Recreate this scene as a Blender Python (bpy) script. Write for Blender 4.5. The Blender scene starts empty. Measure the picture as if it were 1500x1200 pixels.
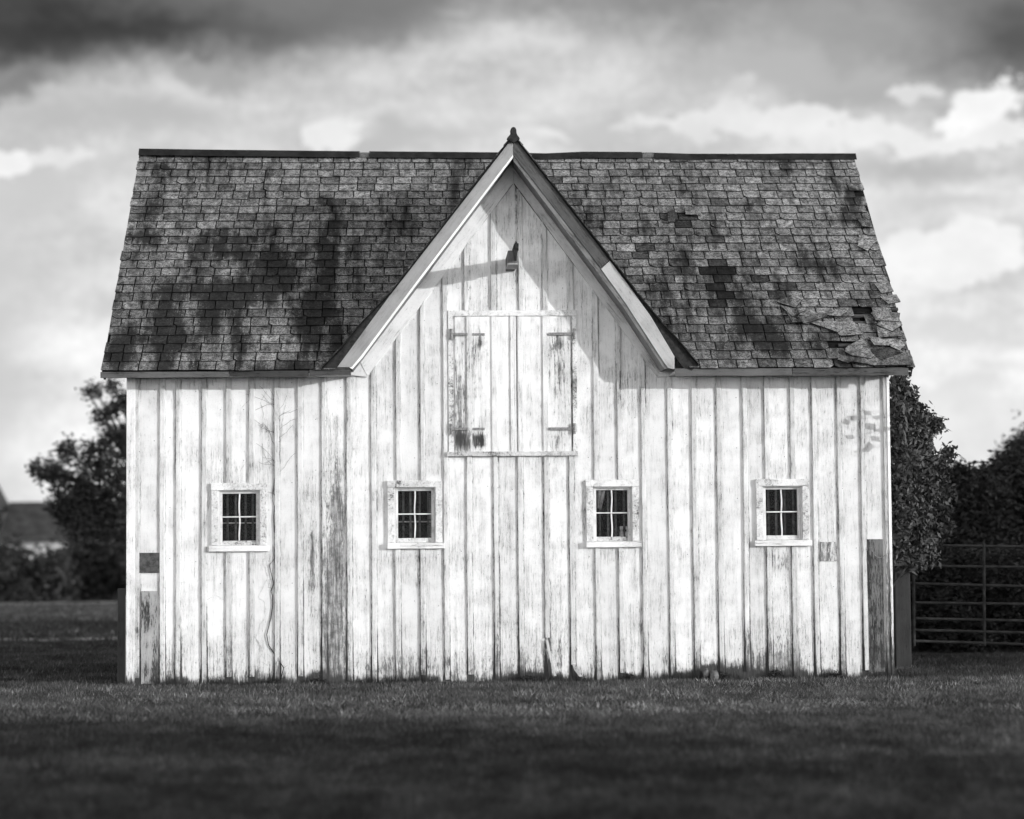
import bpy, math, random
import numpy as np
from mathutils import Vector, Matrix
random.seed(7); RNG = np.random.default_rng(11)
R = math.radians
scn = bpy.context.scene
COL = scn.collection

# ---------------------------------------------------------------- camera
CAM = Vector((-1.0862, -25.4308, 1.6)); YAW, PIT, ROL = -0.0432, 0.0556, -0.0081
FPX, PPX, PPY = 3050.0, 750.0, 632.3
_F = Vector((-math.sin(YAW)*math.cos(PIT), math.cos(YAW)*math.cos(PIT), math.sin(PIT)))
_R = Vector((math.cos(YAW), math.sin(YAW), 0)); _U = _R.cross(_F)
_R2 = math.cos(ROL)*_R + math.sin(ROL)*_U; _U2 = -math.sin(ROL)*_R + math.cos(ROL)*_U
cd = bpy.data.cameras.new("camera"); cam = bpy.data.objects.new("camera", cd); COL.objects.link(cam)
cam.matrix_world = Matrix(((_R2.x, _U2.x, -_F.x, CAM.x), (_R2.y, _U2.y, -_F.y, CAM.y), (_R2.z, _U2.z, -_F.z, CAM.z), (0, 0, 0, 1)))
cd.sensor_fit = 'HORIZONTAL'; cd.sensor_width = 36; cd.lens = FPX/1500*36
cd.shift_y = (PPY-600)/1500; cd.clip_start = .5; cd.clip_end = 4000
cd.dof.use_dof = True; cd.dof.focus_distance = 26.0; cd.dof.aperture_fstop = 0.68
scn.camera = cam
scn.view_settings.view_transform = 'Standard'; scn.view_settings.look = 'None'
scn.view_settings.exposure = 0.42; scn.view_settings.gamma = 1

def ray(px, py):
    return (_F + _R2*((px-PPX)/FPX) - _U2*((py-PPY)/FPX))
def at(px, py, y=0.0):                       # the point of the plane y = const seen there
    d = ray(px, py); t = (y-CAM.y)/d.y
    return CAM + d*t
def gnd(px, py):
    d = ray(px, py); return CAM + d*(-CAM.z/d.z)

# ---------------------------------------------------------------- sun and sky
SUN_EL, SUN_AZ = 8.6, 57.5                  # azimuth from the front wall's normal towards the right
S = Vector((math.cos(R(SUN_EL))*math.sin(R(SUN_AZ)), -math.cos(R(SUN_EL))*math.cos(R(SUN_AZ)), math.sin(R(SUN_EL))))
sd = bpy.data.lights.new("sun", 'SUN'); sun = bpy.data.objects.new("sun", sd); COL.objects.link(sun)
sd.energy = 2.25; sd.angle = R(0.6); sd.color = (1, 1, 1)
sun.rotation_euler = S.to_track_quat('Z', 'Y').to_euler(); sun.location = (30, -20, 20)

class NT:
    """small float-shader builder: every value is a grey float"""
    def __init__(s, tree): s.t = tree; s.n = tree.nodes; s.l = tree.links
    def new(s, k, **kw):
        a = s.n.new(k)
        for q, v in kw.items(): setattr(a, q, v)
        return a
    def put(s, sock, v):
        if isinstance(v, (int, float)): sock.default_value = v
        elif isinstance(v, (tuple, list)): sock.default_value = v
        else: s.l.new(v, sock)
    def m(s, op, a, b=0.0, c=None, clamp=False):
        x = s.new('ShaderNodeMath', operation=op); x.use_clamp = clamp
        s.put(x.inputs[0], a); s.put(x.inputs[1], b)
        if c is not None: s.put(x.inputs[2], c)
        return x.outputs[0]
    def add(s, a, b): return s.m('ADD', a, b)
    def mul(s, a, b): return s.m('MULTIPLY', a, b)
    def sub(s, a, b): return s.m('SUBTRACT', a, b)
    def smooth(s, v, lo, hi, a=0.0, b=1.0):
        x = s.new('ShaderNodeMapRange', interpolation_type='SMOOTHSTEP')
        for i, q in enumerate((v, lo, hi, a, b)): s.put(x.inputs[i], q)
        return x.outputs[0]
    def mix(s, f, a, b):
        x = s.new('ShaderNodeMix', data_type='FLOAT', clamp_factor=True)
        s.put(x.inputs[0], f); s.put(x.inputs[2], a); s.put(x.inputs[3], b)
        return x.outputs[0]
    def vmap(s, v, sc, loc=(0, 0, 0), rot=(0, 0, 0)):
        x = s.new('ShaderNodeMapping'); s.put(x.inputs[0], v); x.inputs[1].default_value = loc
        x.inputs[2].default_value = rot; x.inputs[3].default_value = sc
        return x.outputs[0]
    def noise(s, v, sc=1.0, det=4, rough=.55, dist=0.0):
        x = s.new('ShaderNodeTexNoise'); s.put(x.inputs['Vector'], v)
        x.inputs['Scale'].default_value = sc; x.inputs['Detail'].default_value = det
        x.inputs['Roughness'].default_value = rough; x.inputs['Distortion'].default_value = dist
        return x.outputs[0]
    def attr(s, name): return s.new('ShaderNodeAttribute', attribute_name=name).outputs['Fac']
    def obj(s): return s.new('ShaderNodeTexCoord').outputs['Object']

w = bpy.data.worlds.new("World"); scn.world = w; w.use_nodes = True
t = NT(w.node_tree); t.n.clear()
sky = t.new('ShaderNodeTexSky', sky_type='NISHITA', sun_disc=False)
sky.sun_elevation = R(SUN_EL); sky.sun_rotation = R(180-SUN_AZ); sky.altitude = 200; sky.dust_density = 2.0
bw = t.new('ShaderNodeRGBToBW'); t.l.new(sky.outputs[0], bw.inputs[0])
dirv = t.new('ShaderNodeTexCoord').outputs['Generated']
sep = t.new('ShaderNodeSeparateXYZ'); t.l.new(dirv, sep.inputs[0])
X, Y, Z = sep.outputs
ysafe = t.m('MAXIMUM', Y, .05)
u, v = t.m('DIVIDE', X, ysafe), t.m('DIVIDE', Z, ysafe)
warp1 = t.noise(t.vmap(dirv, (1, 1, 1.5)), 9, 7, .6)
warp2 = t.noise(t.vmap(dirv, (1, 1, 1.5), (5, 3, 1)), 9, 7, .6)
warp3 = t.noise(t.vmap(dirv, (1, 1, 1.3), (1, 9, 2)), 45, 6, .7)
uw = t.add(u, t.add(t.mul(t.sub(warp1, .5), .10), t.mul(t.sub(warp3, .5), .022))); vw = t.add(v, t.add(t.mul(t.sub(warp2, .5), .07), t.mul(t.sub(warp3, .5), .02)))
front = t.smooth(Y, .3, .7)
def blob(px, py, rx, ry, soft=1.0, rot=0.0):
    d = ray(px, py); cu, cv = d.x/d.y, d.z/d.y
    a, b = t.sub(uw, cu), t.sub(vw, cv)
    if rot:
        c_, s_ = math.cos(rot), math.sin(rot)
        a, b = t.add(t.mul(a, c_), t.mul(b, s_)), t.sub(t.mul(b, c_), t.mul(a, s_))
    a = t.m('DIVIDE', a, rx/FPX); b = t.m('DIVIDE', b, ry/FPX)
    d2 = t.m('SQRT', t.add(t.mul(a, a), t.mul(b, b)))
    return t.mul(t.smooth(d2, 1+soft*.5, max(0.0, 1-soft*.7)), front)
fbm = t.noise(t.vmap(dirv, (1, 1, 2.2)), 7, 8, .6, .3)
fbm2 = t.noise(t.vmap(dirv, (1, 1, 2.6), (2, 7, 4)), 20, 8, .62)
# lit cloud sheet: brighter low down, broken by soft darker wisps
lum = t.mix(t.smooth(v, .02, .28), .97, .70)
lum = t.mul(lum, t.smooth(fbm, .3, .7, .84, 1.12))
lum = t.mul(lum, t.smooth(fbm2, .25, .75, .90, 1.08))
lum = t.mul(lum, t.smooth(t.noise(t.vmap(dirv, (1, 1, 1)), 210, 4, .8), .38, .62, .955, 1.045))
fb3 = t.noise(t.vmap(dirv, (1, 1, 1.5), (3, 3, 8)), 40, 8, .66)
fb4 = t.noise(t.vmap(dirv, (1, 1, 2.4), (8, 1, 8)), 11, 8, .68)
lum = t.mul(lum, t.smooth(fb4, .38, .62, .84, 1.05))
for (px, py, rx, ry, so, k) in CLOUDS if 'CLOUDS' in globals() else (
        (130, -14, 450, 118, .8, .022), (20, 20, 220, 90, 1.0, .03), (480, -30, 300, 75, 1.2, .15), (750, -60, 800, 80, 1.2, .22), (1180, -30, 360, 80, 1.3, .22), (20, 118, 70, 26, 1.0, .17),
        (1250, 60, 200, 65, 1.3, .36), (1495, 55, 170, 100, 1.1, .10), (1260, 128, 90, 28, 1.2, .45), (280, 105, 60, 22, 1.0, .42), (560, 190, 170, 30, 1.2, .52),
        (1380, 232, 130, 26, 1.2, .50), (1150, 100, 130, 40, 1.2, .5), (860, 195, 110, 20, 1.2, .60), (40, 280, 90, 30, 1.2, .62), (1420, 490, 140, 16, 1.2, .72), (1400, 300, 120, 14, 1.2, .64), (180, 170, 160, 30, 1.2, .52), (-40, 500, 120, 300, 1.4, .62)):
    bm_ = blob(px, py, rx, ry, so)
    lum = t.mix(t.mul(t.mul(bm_, t.smooth(fb4, .30, .62, 1.0, .86)), 1.0), lum, k)
for (px, py, rx, ry, so, k) in ((500, 172, 36, 26, .7, .92), (10, 248, 50, 24, .7, 1.0), (75, 243, 28, 12, .7, .85), (800, 205, 36, 11, .7, .85), (1090, 180, 170, 20, 1.0, .86), (1180, 170, 60, 22, .8, .92),
        (1425, 150, 44, 34, .9, 1.05), (1310, 190, 100, 22, 1.0, .92), (1330, 125, 26, 12, .8, .8), (1090, 131, 24, 9, .8, .7), (1400, 380, 120, 42, 1.1, 1.0), (1455, 190, 70, 14, .8, .95), (1380, 640, 160, 70, 1.2, .86)):
    bm_ = blob(px, py, rx*1.25, ry*1.3, 1.2)
    pm_ = t.smooth(t.add(bm_, t.mul(t.sub(fb3, .5), 1.9)), .42, .70)
    lum = t.mix(t.mul(t.mul(pm_, t.smooth(bm_, .02, .3)), .95), lum, t.mul(k, t.smooth(fb3, .3, .7, 1.03, .90)))
# unseen sky behind the camera: bright cloud sheet shaped low to light the wall
sd_ = t.new('ShaderNodeVectorMath', operation='DOT_PRODUCT'); t.l.new(dirv, sd_.inputs[0]); sd_.inputs[1].default_value = S
glow = t.m('POWER', t.m('MAXIMUM', sd_.outputs['Value'], 0.0), 3.0)
back = t.mul(t.mul(t.add(1.0, t.mul(glow, .6)), t.add(.7, t.mul(fbm, .6))), t.smooth(Z, .10, .75, 3.1, .12))
lum = t.mix(t.smooth(Y, .55, -.1), lum, back)
EXPO = 2**scn.view_settings.exposure
STR = 0.1
val = t.mul(lum, 1/STR/EXPO)
val = t.mix(.97, t.mul(bw.outputs[0], 1.0), val)
bg = t.new('ShaderNodeBackground'); t.l.new(val, bg.inputs[0]); bg.inputs[1].default_value = STR
wo = t.new('ShaderNodeOutputWorld'); t.l.new(bg.outputs[0], wo.inputs[0])

# ---------------------------------------------------------------- materials (all greys)
def mat(name, build, rough=.8):
    m = bpy.data.materials.new(name); m.use_nodes = True
    t = NT(m.node_tree); t.n.clear()
    o = t.new('ShaderNodeOutputMaterial'); p = t.new('ShaderNodeBsdfPrincipled')
    t.l.new(p.outputs[0], o.inputs[0]); p.inputs['Roughness'].default_value = rough
    p.inputs['Specular IOR Level'].default_value = .10
    r = build(t, p)
    col, bump, dist = (r + (None, None))[:3] if isinstance(r, tuple) else (r, None, None)
    if isinstance(col, (int, float)): p.inputs['Base Color'].default_value = (col, col, col, 1)
    else: t.l.new(col, p.inputs['Base Color'])
    if bump is not None:
        b = t.new('ShaderNodeBump'); b.inputs['Distance'].default_value = dist; b.inputs['Strength'].default_value = 1
        t.l.new(bump, b.inputs['Height']); t.l.new(b.outputs[0], p.inputs['Normal'])
    return m

def painted(axis='z', paint=.85, bare=.20, bias=0.0):
    def f(t, p):
        co = t.obj()
        if axis in 'lr': co = t.vmap(co, (1, 1, 1), rot=(0, R(53 if axis == 'l' else -53), 0))
        if axis == 'z': A, B, C = (15, 15, 1.0), (70, 70, 12), (34, 34, .8)
        elif axis in 'xlr': A, B, C = (1.0, 15, 15), (12, 70, 70), (.8, 34, 34)
        else:           A, B, C = (8, 8, 8), (50, 50, 50), (14, 14, 14)
        tone, wear, dirt = t.attr('tone'), t.attr('wear'), t.attr('dirt')  # dirt also carries painted shadow at battens and dark holes at the foot
        cx = t.new('ShaderNodeCombineXYZ'); t.l.new(t.mul(tone, 71.0), cx.inputs[2 if axis in 'z' else 1])
        va = t.new('ShaderNodeVectorMath', operation='ADD'); t.l.new(co, va.inputs[0]); t.l.new(cx.outputs[0], va.inputs[1]); co = va.outputs[0]
        streak = t.noise(t.vmap(co, A), 1, 8, .68); fine = t.noise(t.vmap(co, B), 1, 6, .65)
        blot = t.noise(co, 2.6, 5, .6); speck = t.noise(co, 75, 4, .7)
        pv = t.add(t.add(wear, bias), t.add(t.mul(t.sub(streak, .5), 1.1), t.add(t.mul(t.sub(fine, .5), 1.0), t.mul(t.sub(blot, .5), .9))))
        peel = t.smooth(pv, .40, .56)
        soft = t.smooth(pv, -.05, .50)                     # thin, chalky paint round the bare places
        ps = t.smooth(t.noise(t.vmap(co, B, (3, 8, 1)), 1, 4, .65), .585, .64)   # little flaked chips
        pc = t.mul(t.mul(tone, paint), t.mix(soft, 1.0, .82))
        pc = t.mul(pc, t.smooth(blot, .3, .75, 1.04, .86))
        pc = t.mul(pc, t.smooth(speck, .30, .42, .70, 1.0)); pc = t.mul(pc, t.smooth(streak, .50, .74, 1.0, .88))
        pc = t.mul(pc, t.sub(1, t.mul(ps, t.mul(soft, .62))))
        bc = t.mul(bare, t.mul(t.smooth(t.noise(t.vmap(co, A, (9, 2, 3)), 2.5, 8, .75), .35, .65, .25, 1.9), t.smooth(t.noise(co, 9, 5, .7), .35, .62, .65, 1.5)))
        c = t.mix(t.mul(peel, .92), pc, bc)
        cr = t.m('ABSOLUTE', t.sub(t.noise(t.vmap(co, C), 1, 5, .6), .5))
        crack = t.mul(t.smooth(cr, .008, .0), t.smooth(t.add(blot, t.mul(wear, .6)), .46, .66))
        c = t.mul(c, t.sub(1, t.mul(crack, .7)))
        dv = t.add(dirt, t.add(t.mul(t.sub(fine, .5), .8), t.mul(t.sub(streak, .5), .9)))
        dk = t.smooth(dv, .38, .85)
        c = t.mix(t.mul(dk, .93), c, .045)
        h = t.add(t.mul(peel, -.5), t.add(t.mul(crack, -1.0), t.mul(fine, .5)))
        return (c, h, .006)
    return f
PAINT = mat('white_paint_vertical', painted('z'))
PAINTX = mat('white_paint_horizontal', painted('x', .84, .2, .03))
PAINTD = mat('white_paint_trim', painted('d', .84, .18, -.04))
GREYL = mat('weathered_grey_wood_left', painted('l', .30, .07, .22)); GREYR = mat('weathered_grey_wood_right', painted('r', .30, .07, .22)); GREYW = mat('weathered_grey_wood', painted('d', .27, .08, .18))
PAINTL = mat('white_rake_paint_left', painted('l', .85, .2, .0)); PAINTR = mat('white_rake_paint_right', painted('r', .74, .16, .10))
DARKW = mat('dark_weathered_board', painted('z', .28, .035, .26))
FASC = mat('weathered_fascia_wood', painted('x', .085, .022, .2))

def slate(t, p):
    co = t.obj(); tone, dirt = t.attr('tone'), t.attr('dirt')  # dirt also carries the painted shadow on slate edges
    n1 = t.noise(co, 13, 6, .68); n2 = t.noise(co, 38, 5, .8); n3 = t.noise(co, 62, 3, .75)
    big = t.noise(t.vmap(co, (3.4, .7, .7)), 1.0, 8, .74)
    c = t.mul(t.mul(tone, .155), t.smooth(n1, .3, .7, .40, 1.6))
    c = t.mul(c, t.smooth(n2, .38, .62, .22, 1.75))
    lich = t.mul(t.smooth(n3, .57, .64), t.smooth(t.noise(co, 4.5, 4, .6), .40, .58))
    c = t.mix(t.mul(lich, t.smooth(tone, .45, .7, 0.0, .85)), c, .45)
    moss_and_edge_shadow = t.smooth(t.add(t.add(dirt, t.add(.12, t.mul(t.sub(big, .5), 2.9))), t.mul(t.sub(n2, .5), 2.6)), .30, .52)
    c = t.mix(t.mul(moss_and_edge_shadow, .9), c, .010)
    return (c, t.add(n1, t.mul(n2, .4)), .006)
SLATE = mat('grey_slate', slate, .7)
def dark(v, sc=20): return lambda t, p: (t.mul(v, t.smooth(t.noise(t.obj(), sc, 5, .6), .25, .75, .5, 1.5)), t.noise(t.obj(), sc*2, 4), .004)
BLACK = mat('frieze_shadow_black', dark(.03)); UNDER = mat('roof_underlay', dark(.010)); METAL = mat('ridge_lead', dark(.018, 6), .7)
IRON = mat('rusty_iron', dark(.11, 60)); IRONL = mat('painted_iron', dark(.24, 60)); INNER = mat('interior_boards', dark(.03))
BARS = mat('dull_bars', dark(.17)); STEEL = mat('galvanised_tube', dark(.04, 8), .6)
BARK = mat('tree_bark', dark(.035, 12)); VINE = mat('vine_stem', dark(.025, 30)); VINEG = mat('dead_vine_trace', dark(.6, 30))
STONE = mat('field_stone', dark(.13, 14)); CLOTHM = mat('hanging_cloth', dark(.40, 14)); JARM = mat('jar_ceramic', dark(.9, 20), .3)
FARWALL = mat('far_pale_wall', dark(.42, 3)); FARROOF = mat('far_roof', dark(.045, 3)); NAILM = mat('nail_rust', dark(.07, 50))
def glassb(t, p):
    o = [n for n in t.n if n.type == 'OUTPUT_MATERIAL'][0]
    tr = t.new('ShaderNodeBsdfTransparent'); tr.inputs[0].default_value = (.75, .75, .75, 1)
    gl = t.new('ShaderNodeBsdfGlossy'); gl.inputs['Roughness'].default_value = .08
    df = t.new('ShaderNodeBsdfDiffuse'); df.inputs[0].default_value = (.30, .30, .30, 1)
    m1 = t.new('ShaderNodeMixShader'); m2 = t.new('ShaderNodeMixShader')
    t.l.new(t.mul(t.smooth(t.noise(t.obj(), 9, 6, .7),   .45, .8), .03), m2.inputs[0])
    m1.inputs[0].default_value = .004
    t.l.new(tr.outputs[0], m1.inputs[1]); t.l.new(gl.outputs[0], m1.inputs[2])
    t.l.new(m1.outputs[0], m2.inputs[1]); t.l.new(df.outputs[0], m2.inputs[2]); t.l.new(m2.outputs[0], o.inputs[0])
    return .5
GLASS = mat('old_window_glass', glassb, .1)
def leafm(v, sp=.10):
    def f(t, p):
        c = t.mul(v, t.attr('tone')); p.inputs['Roughness'].default_value = .6; p.inputs['Specular IOR Level'].default_value = sp
        return c
    return f
LEAF = mat('leaf_dark', leafm(.030)); LEAFV = mat('leaf_climber', leafm(.060, .25)); LEAFB = mat('leaf_bush', leafm(.036)); GRASSM = mat('grass_blade', leafm(.078, .02))
def groundm(t, p):
    co = t.obj()
    a = t.noise(co, .35, 6, .6); b = t.noise(t.vmap(co, (.25, 1, 1)), .8, 5, .6); c = t.noise(co, 18, 6, .75)
    v = t.mul(.05, t.smooth(a, .3, .7, .7, 1.25)); v = t.mul(v, t.smooth(b, .3, .7, .7, 1.3)); v = t.mul(v, t.smooth(c, .25, .75, .45, 1.5))
    return (v, t.add(c, t.noise(co, 60, 3)), .05)
GROUND = mat('mown_field', groundm, .95)
def pathm(t, p):
    co = t.obj(); return (t.mul(.34, t.smooth(t.noise(co, 1.2, 6, .7), .35, .65, .2, 1.4)), t.noise(co, 12, 5), .03)
PATH = mat('gravel_track', pathm, .95)

# ---------------------------------------------------------------- mesh helpers
class MB:
    def __init__(s): s.v = []; s.f = []; s.a = []        # a: (tone, wear, dirt) per vertex; dirt also carries painted shadow
    def add(s, vs, fs, tone=1.0, wear=0.0, dirt=0.0):
        o = len(s.v)
        for q in vs: s.v.append(tuple(q)); s.a.append((tone, wear, dirt))
        for f in fs: s.f.append(tuple(i+o for i in f))
    def box(s, x0, x1, y0, y1, z0, z1, tone=1.0, wear=0.0, dirt=0.0, seg=0, fn=None):
        n = max(1, int(math.ceil((z1-z0)/seg))) if seg else 1
        vs = []
        for k in range(n+1):
            z = z0+(z1-z0)*k/n
            vs += [(x0, y0, z), (x1, y0, z), (x1, y1, z), (x0, y1, z)]
        fs = [(3, 2, 1, 0), (4*n, 4*n+1, 4*n+2, 4*n+3)]
        for k in range(n):
            b = 4*k
            for i in range(4):
                j = (i+1) % 4; fs.append((b+i, b+j, b+4+j, b+4+i))
        if fn: vs = [fn(q) for q in vs]
        s.add(vs, fs, tone, wear, dirt)
    def prism(s, pts, y0, y1, **k):          # pts: (x, z), counter-clockwise seen from -y
        n = len(pts)
        vs = [(x, y0, z) for x, z in pts]+[(x, y1, z) for x, z in pts]
        fs = [tuple(range(n)), tuple(range(2*n-1, n-1, -1))]
        fs += [(i, i+n, (i+1) % n+n, (i+1) % n) for i in range(n)]
        s.add(vs, fs, **k)
    def tube(s, pts, rad, n=6, **k):
        pts = [Vector(p) for p in pts]; vs, fs = [], []
        for i, p in enumerate(pts):
            d = (pts[min(i+1, len(pts)-1)]-pts[max(i-1, 0)]).normalized()
            a = d.cross(Vector((0, 0, 1)) if abs(d.z) < .9 else Vector((1, 0, 0))).normalized(); b = d.cross(a)
            r = rad[i] if isinstance(rad, (list, tuple)) else rad
            for j in range(n):
                q = 2*math.pi*j/n; vs.append(p+a*(r*math.cos(q))+b*(r*math.sin(q)))
        for i in range(len(pts)-1):
            for j in range(n):
                fs.append((i*n+j, i*n+(j+1) % n, (i+1)*n+(j+1) % n, (i+1)*n+j))
        fs += [tuple(range(n-1, -1, -1)), tuple(range((len(pts)-1)*n, len(pts)*n))]
        s.add(vs, fs, **k)
    def build(s, name, m, parent=None, field=None, smooth=False, bevel=0):
        me = bpy.data.meshes.new(name); me.from_pydata(s.v, [], s.f); me.update()
        a = np.array(s.a, dtype=np.float32).reshape(-1, 3)
        if field:
            for i, q in enumerate(s.v):
                w_, d_ = field(q[0], q[2]); a[i, 1] += w_; a[i, 2] += d_
        for i, nm in enumerate(('tone', 'wear', 'dirt')):
            at_ = me.attributes.new(nm, 'FLOAT', 'POINT'); at_.data.foreach_set('value', np.ascontiguousarray(a[:, i]))
        me.materials.append(m)
        o = bpy.data.objects.new(name, me); COL.objects.link(o)
        if parent: o.parent = parent
        if smooth: me.polygons.foreach_set('use_smooth', [True]*len(me.polygons))
        if bevel:
            b = o.modifiers.new('bevel', 'BEVEL'); b.width = bevel; b.segments = 2; b.limit_method = 'ANGLE'
        return o
def tag(o, label=None, cat=None, group=None, kind=None):
    if label: o['label'] = label
    if cat: o['category'] = cat
    if group: o['group'] = group
    if kind: o['kind'] = kind
    return o
def empty(name, loc=(0, 0, 0)):
    o = bpy.data.objects.new(name, None); COL.objects.link(o); o.location = loc; o.empty_display_size = .2; return o
def npmesh(name, V, Fq, tone, m, parent=None):
    """V (n,3), Fq (k,c) faces of c corners, tone (n,)"""
    me = bpy.data.meshes.new(name); n, (k, c) = len(V), Fq.shape
    me.vertices.add(n); me.vertices.foreach_set('co', V.astype(np.float32).ravel())
    me.loops.add(k*c); me.loops.foreach_set('vertex_index', Fq.astype(np.int32).ravel())
    me.polygons.add(k); me.polygons.foreach_set('loop_start', np.arange(0, k*c, c, dtype=np.int32))
    me.update(calc_edges=True)
    at_ = me.attributes.new('tone', 'FLOAT', 'POINT'); at_.data.foreach_set('value', tone.astype(np.float32))
    me.materials.append(m); o = bpy.data.objects.new(name, me); COL.objects.link(o)
    if parent: o.parent = parent
    return o
def xz(px, py, y=0.0):
    p = at(px, py, y); return (p.x, p.z)

# ---------------------------------------------------------------- ground
GZ = -.045
g = MB(); nx = [-1500, -400, -120, -60, -30, -15, 15, 30, 60, 120, 400, 1500]; ny = [-60, -30, -10, 0, 10, 30, 60, 120, 400, 3000]
g.add([(x, y, GZ) for y in ny for x in nx], [(j*len(nx)+i, j*len(nx)+i+1, (j+1)*len(nx)+i+1, (j+1)*len(nx)+i) for j in range(len(ny)-1) for i in range(len(nx)-1)])
tag(g.build('ground', GROUND), kind='structure')
# pale worn tracks crossing the field left of the barn
def strip(name, pts, wd, z, m):
    q = MB(); vs = []
    for i, (x, y) in enumerate(pts):
        vs += [(x, y-wd*(.8+.4*random.random()), z), (x, y+wd*(.8+.4*random.random()), z)]
    q.add(vs, [(2*i, 2*i+2, 2*i+3, 2*i+1) for i in range(len(pts)-1)]); return tag(q.build(name, m), kind='structure')
strip('track', [(-30+i*2, 40.5+.04*i) for i in range(20)], 1.6, GZ+.004, PATH)
strip('path', [(-13+i*.5, 14.6+.5*math.sin(i*.5)-.03*i) for i in range(20)], .55, GZ+.008, PATH)

# ---------------------------------------------------------------- barn
barn = tag(empty('barn'), 'white board and batten barn with worn slate roof and a pointed front gable', 'barn')
XL, XR = -4.65, 4.65
YB = 5.62                                     # back wall
GY = -.45                                     # front of the gable rake
prof_px_L = [(472, 538), (500, 510), (527, 475), (573, 428), (752, 198)]
prof_px_R = [(895, 380), (923, 417), (967, 471), (995, 501), (1023, 534)]
PROF = [xz(a, b, GY) for a, b in prof_px_L+prof_px_R]
def gable_z(x):
    if x <= PROF[0][0] or x >= PROF[-1][0]: return -1
    for (x0, z0), (x1, z1) in zip(PROF, PROF[1:]):
        if x0 <= x <= x1: return z0+(z1-z0)*(x-x0)/(x1-x0)
APX, APZ = PROF[4]
# wear fields: (px, py, rx, ry, wear, dirt) on the wall; strongest foot blots paint dark holes
SPOTS = [(1304, 860, 7, 60, .65, .75), (1305, 950, 7, 60, .65, .85), (1234, 940, 8, 60, .1, .25), (492, 860, 17, 190, .72, .16), (494, 740, 12, 70, .3, .25), (488, 900, 10, 60, .2, .25), (458, 830, 17, 120, .52, .05), (485, 960, 25, 45, .2, .3), (465, 993, 14, 8, .2, 1.2), (380, 985, 40, 22, .25, .25),
    (345, 690, 50, 22, .28, 0), (345, 822, 45, 26, .25, .0), (610, 818, 44, 14, .34, .1), (700, 420, 40, 40, .08, 0), (640, 970, 120, 26, .15, .15), (905, 815, 40, 14, .3, 0), (1145, 815, 45, 28, .32, .1),
    (1075, 985, 50, 26, .3, .45), (1040, 985, 22, 14, .3, 1.0), (1140, 965, 60, 36, .26, .25), (1260, 600, 30, 60, .12, 0), (1215, 770, 12, 50, .12, 0), (860, 760, 10, 60, .12, 0),
    (220, 960, 18, 60, .3, .2), (275, 880, 14, 60, .12, 0), (345, 940, 30, 50, .15, 0), (700, 900, 30, 120, .1, 0), (820, 900, 14, 90, .16, 0), (930, 935, 40, 46, .15, 0), (770, 995, 34, 9, .2, .9), (920, 993, 16, 7, .2, .7),
    (402, 620, 16, 60, .12, 0), (930, 560, 60, 50, .12, 0), (560, 600, 30, 40, .1, 0), (1000, 700, 26, 120, .06, 0), (1030, 830, 40, 90, .08, 0)]
SP = []
for (a, b, rx, ry, w_, d_) in SPOTS:
    x, z = xz(a, b); SP.append((x, z, rx/120, ry/120, w_, d_))
def wallfield(x, z):
    w_, d_ = 0.0, 0.0
    for (cx, cz, rx, rz, a, b) in SP:
        q = ((x-cx)/rx)**2+((z-cz)/rz)**2
        if q < 2.2:
            k = math.exp(-q*1.6); w_ += a*k; d_ += b*k
    kb = .6+.8*((math.sin(math.floor((x+9)/.3)*12.9898)*43758.5) % 1)
    w_ += kb*.42*math.exp(-max(z, 0)/.28)+.02; d_ += kb*.80*math.exp(-max(z, 0)/.11)
    return w_, d_
# --- window openings
WIN = [(309, 391, 708, 808), (567, 648, 704, 804), (858, 936, 703, 802), (1107, 1185, 702, 800)]
WREC = []
for (a, b, c, d) in WIN:
    x0, z1 = xz(a, c, -.04); x1, _ = xz(b, c, -.04); _, z0 = xz((a+b)/2, d, -.04); WREC.append((x0, x1, z0, z1))
OPEN = [(x0+.085, x1-.085, z0+.06, z1-.085) for (x0, x1, z0, z1) in WREC]
BAT = [201, 238, 261, 299, 335, 369, 406, 440, 475, 512, 548, 583, 619, 654, 688, 727, 763, 801, 838, 875, 909, 944, 983, 1019, 1055, 1093, 1126, 1163, 1195, 1232, 1266]
BX = [xz(p, 800)[0] for p in BAT]
WT = 3.74
def walltop(x):
    return max(WT, gable_z(x)-.10)
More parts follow.
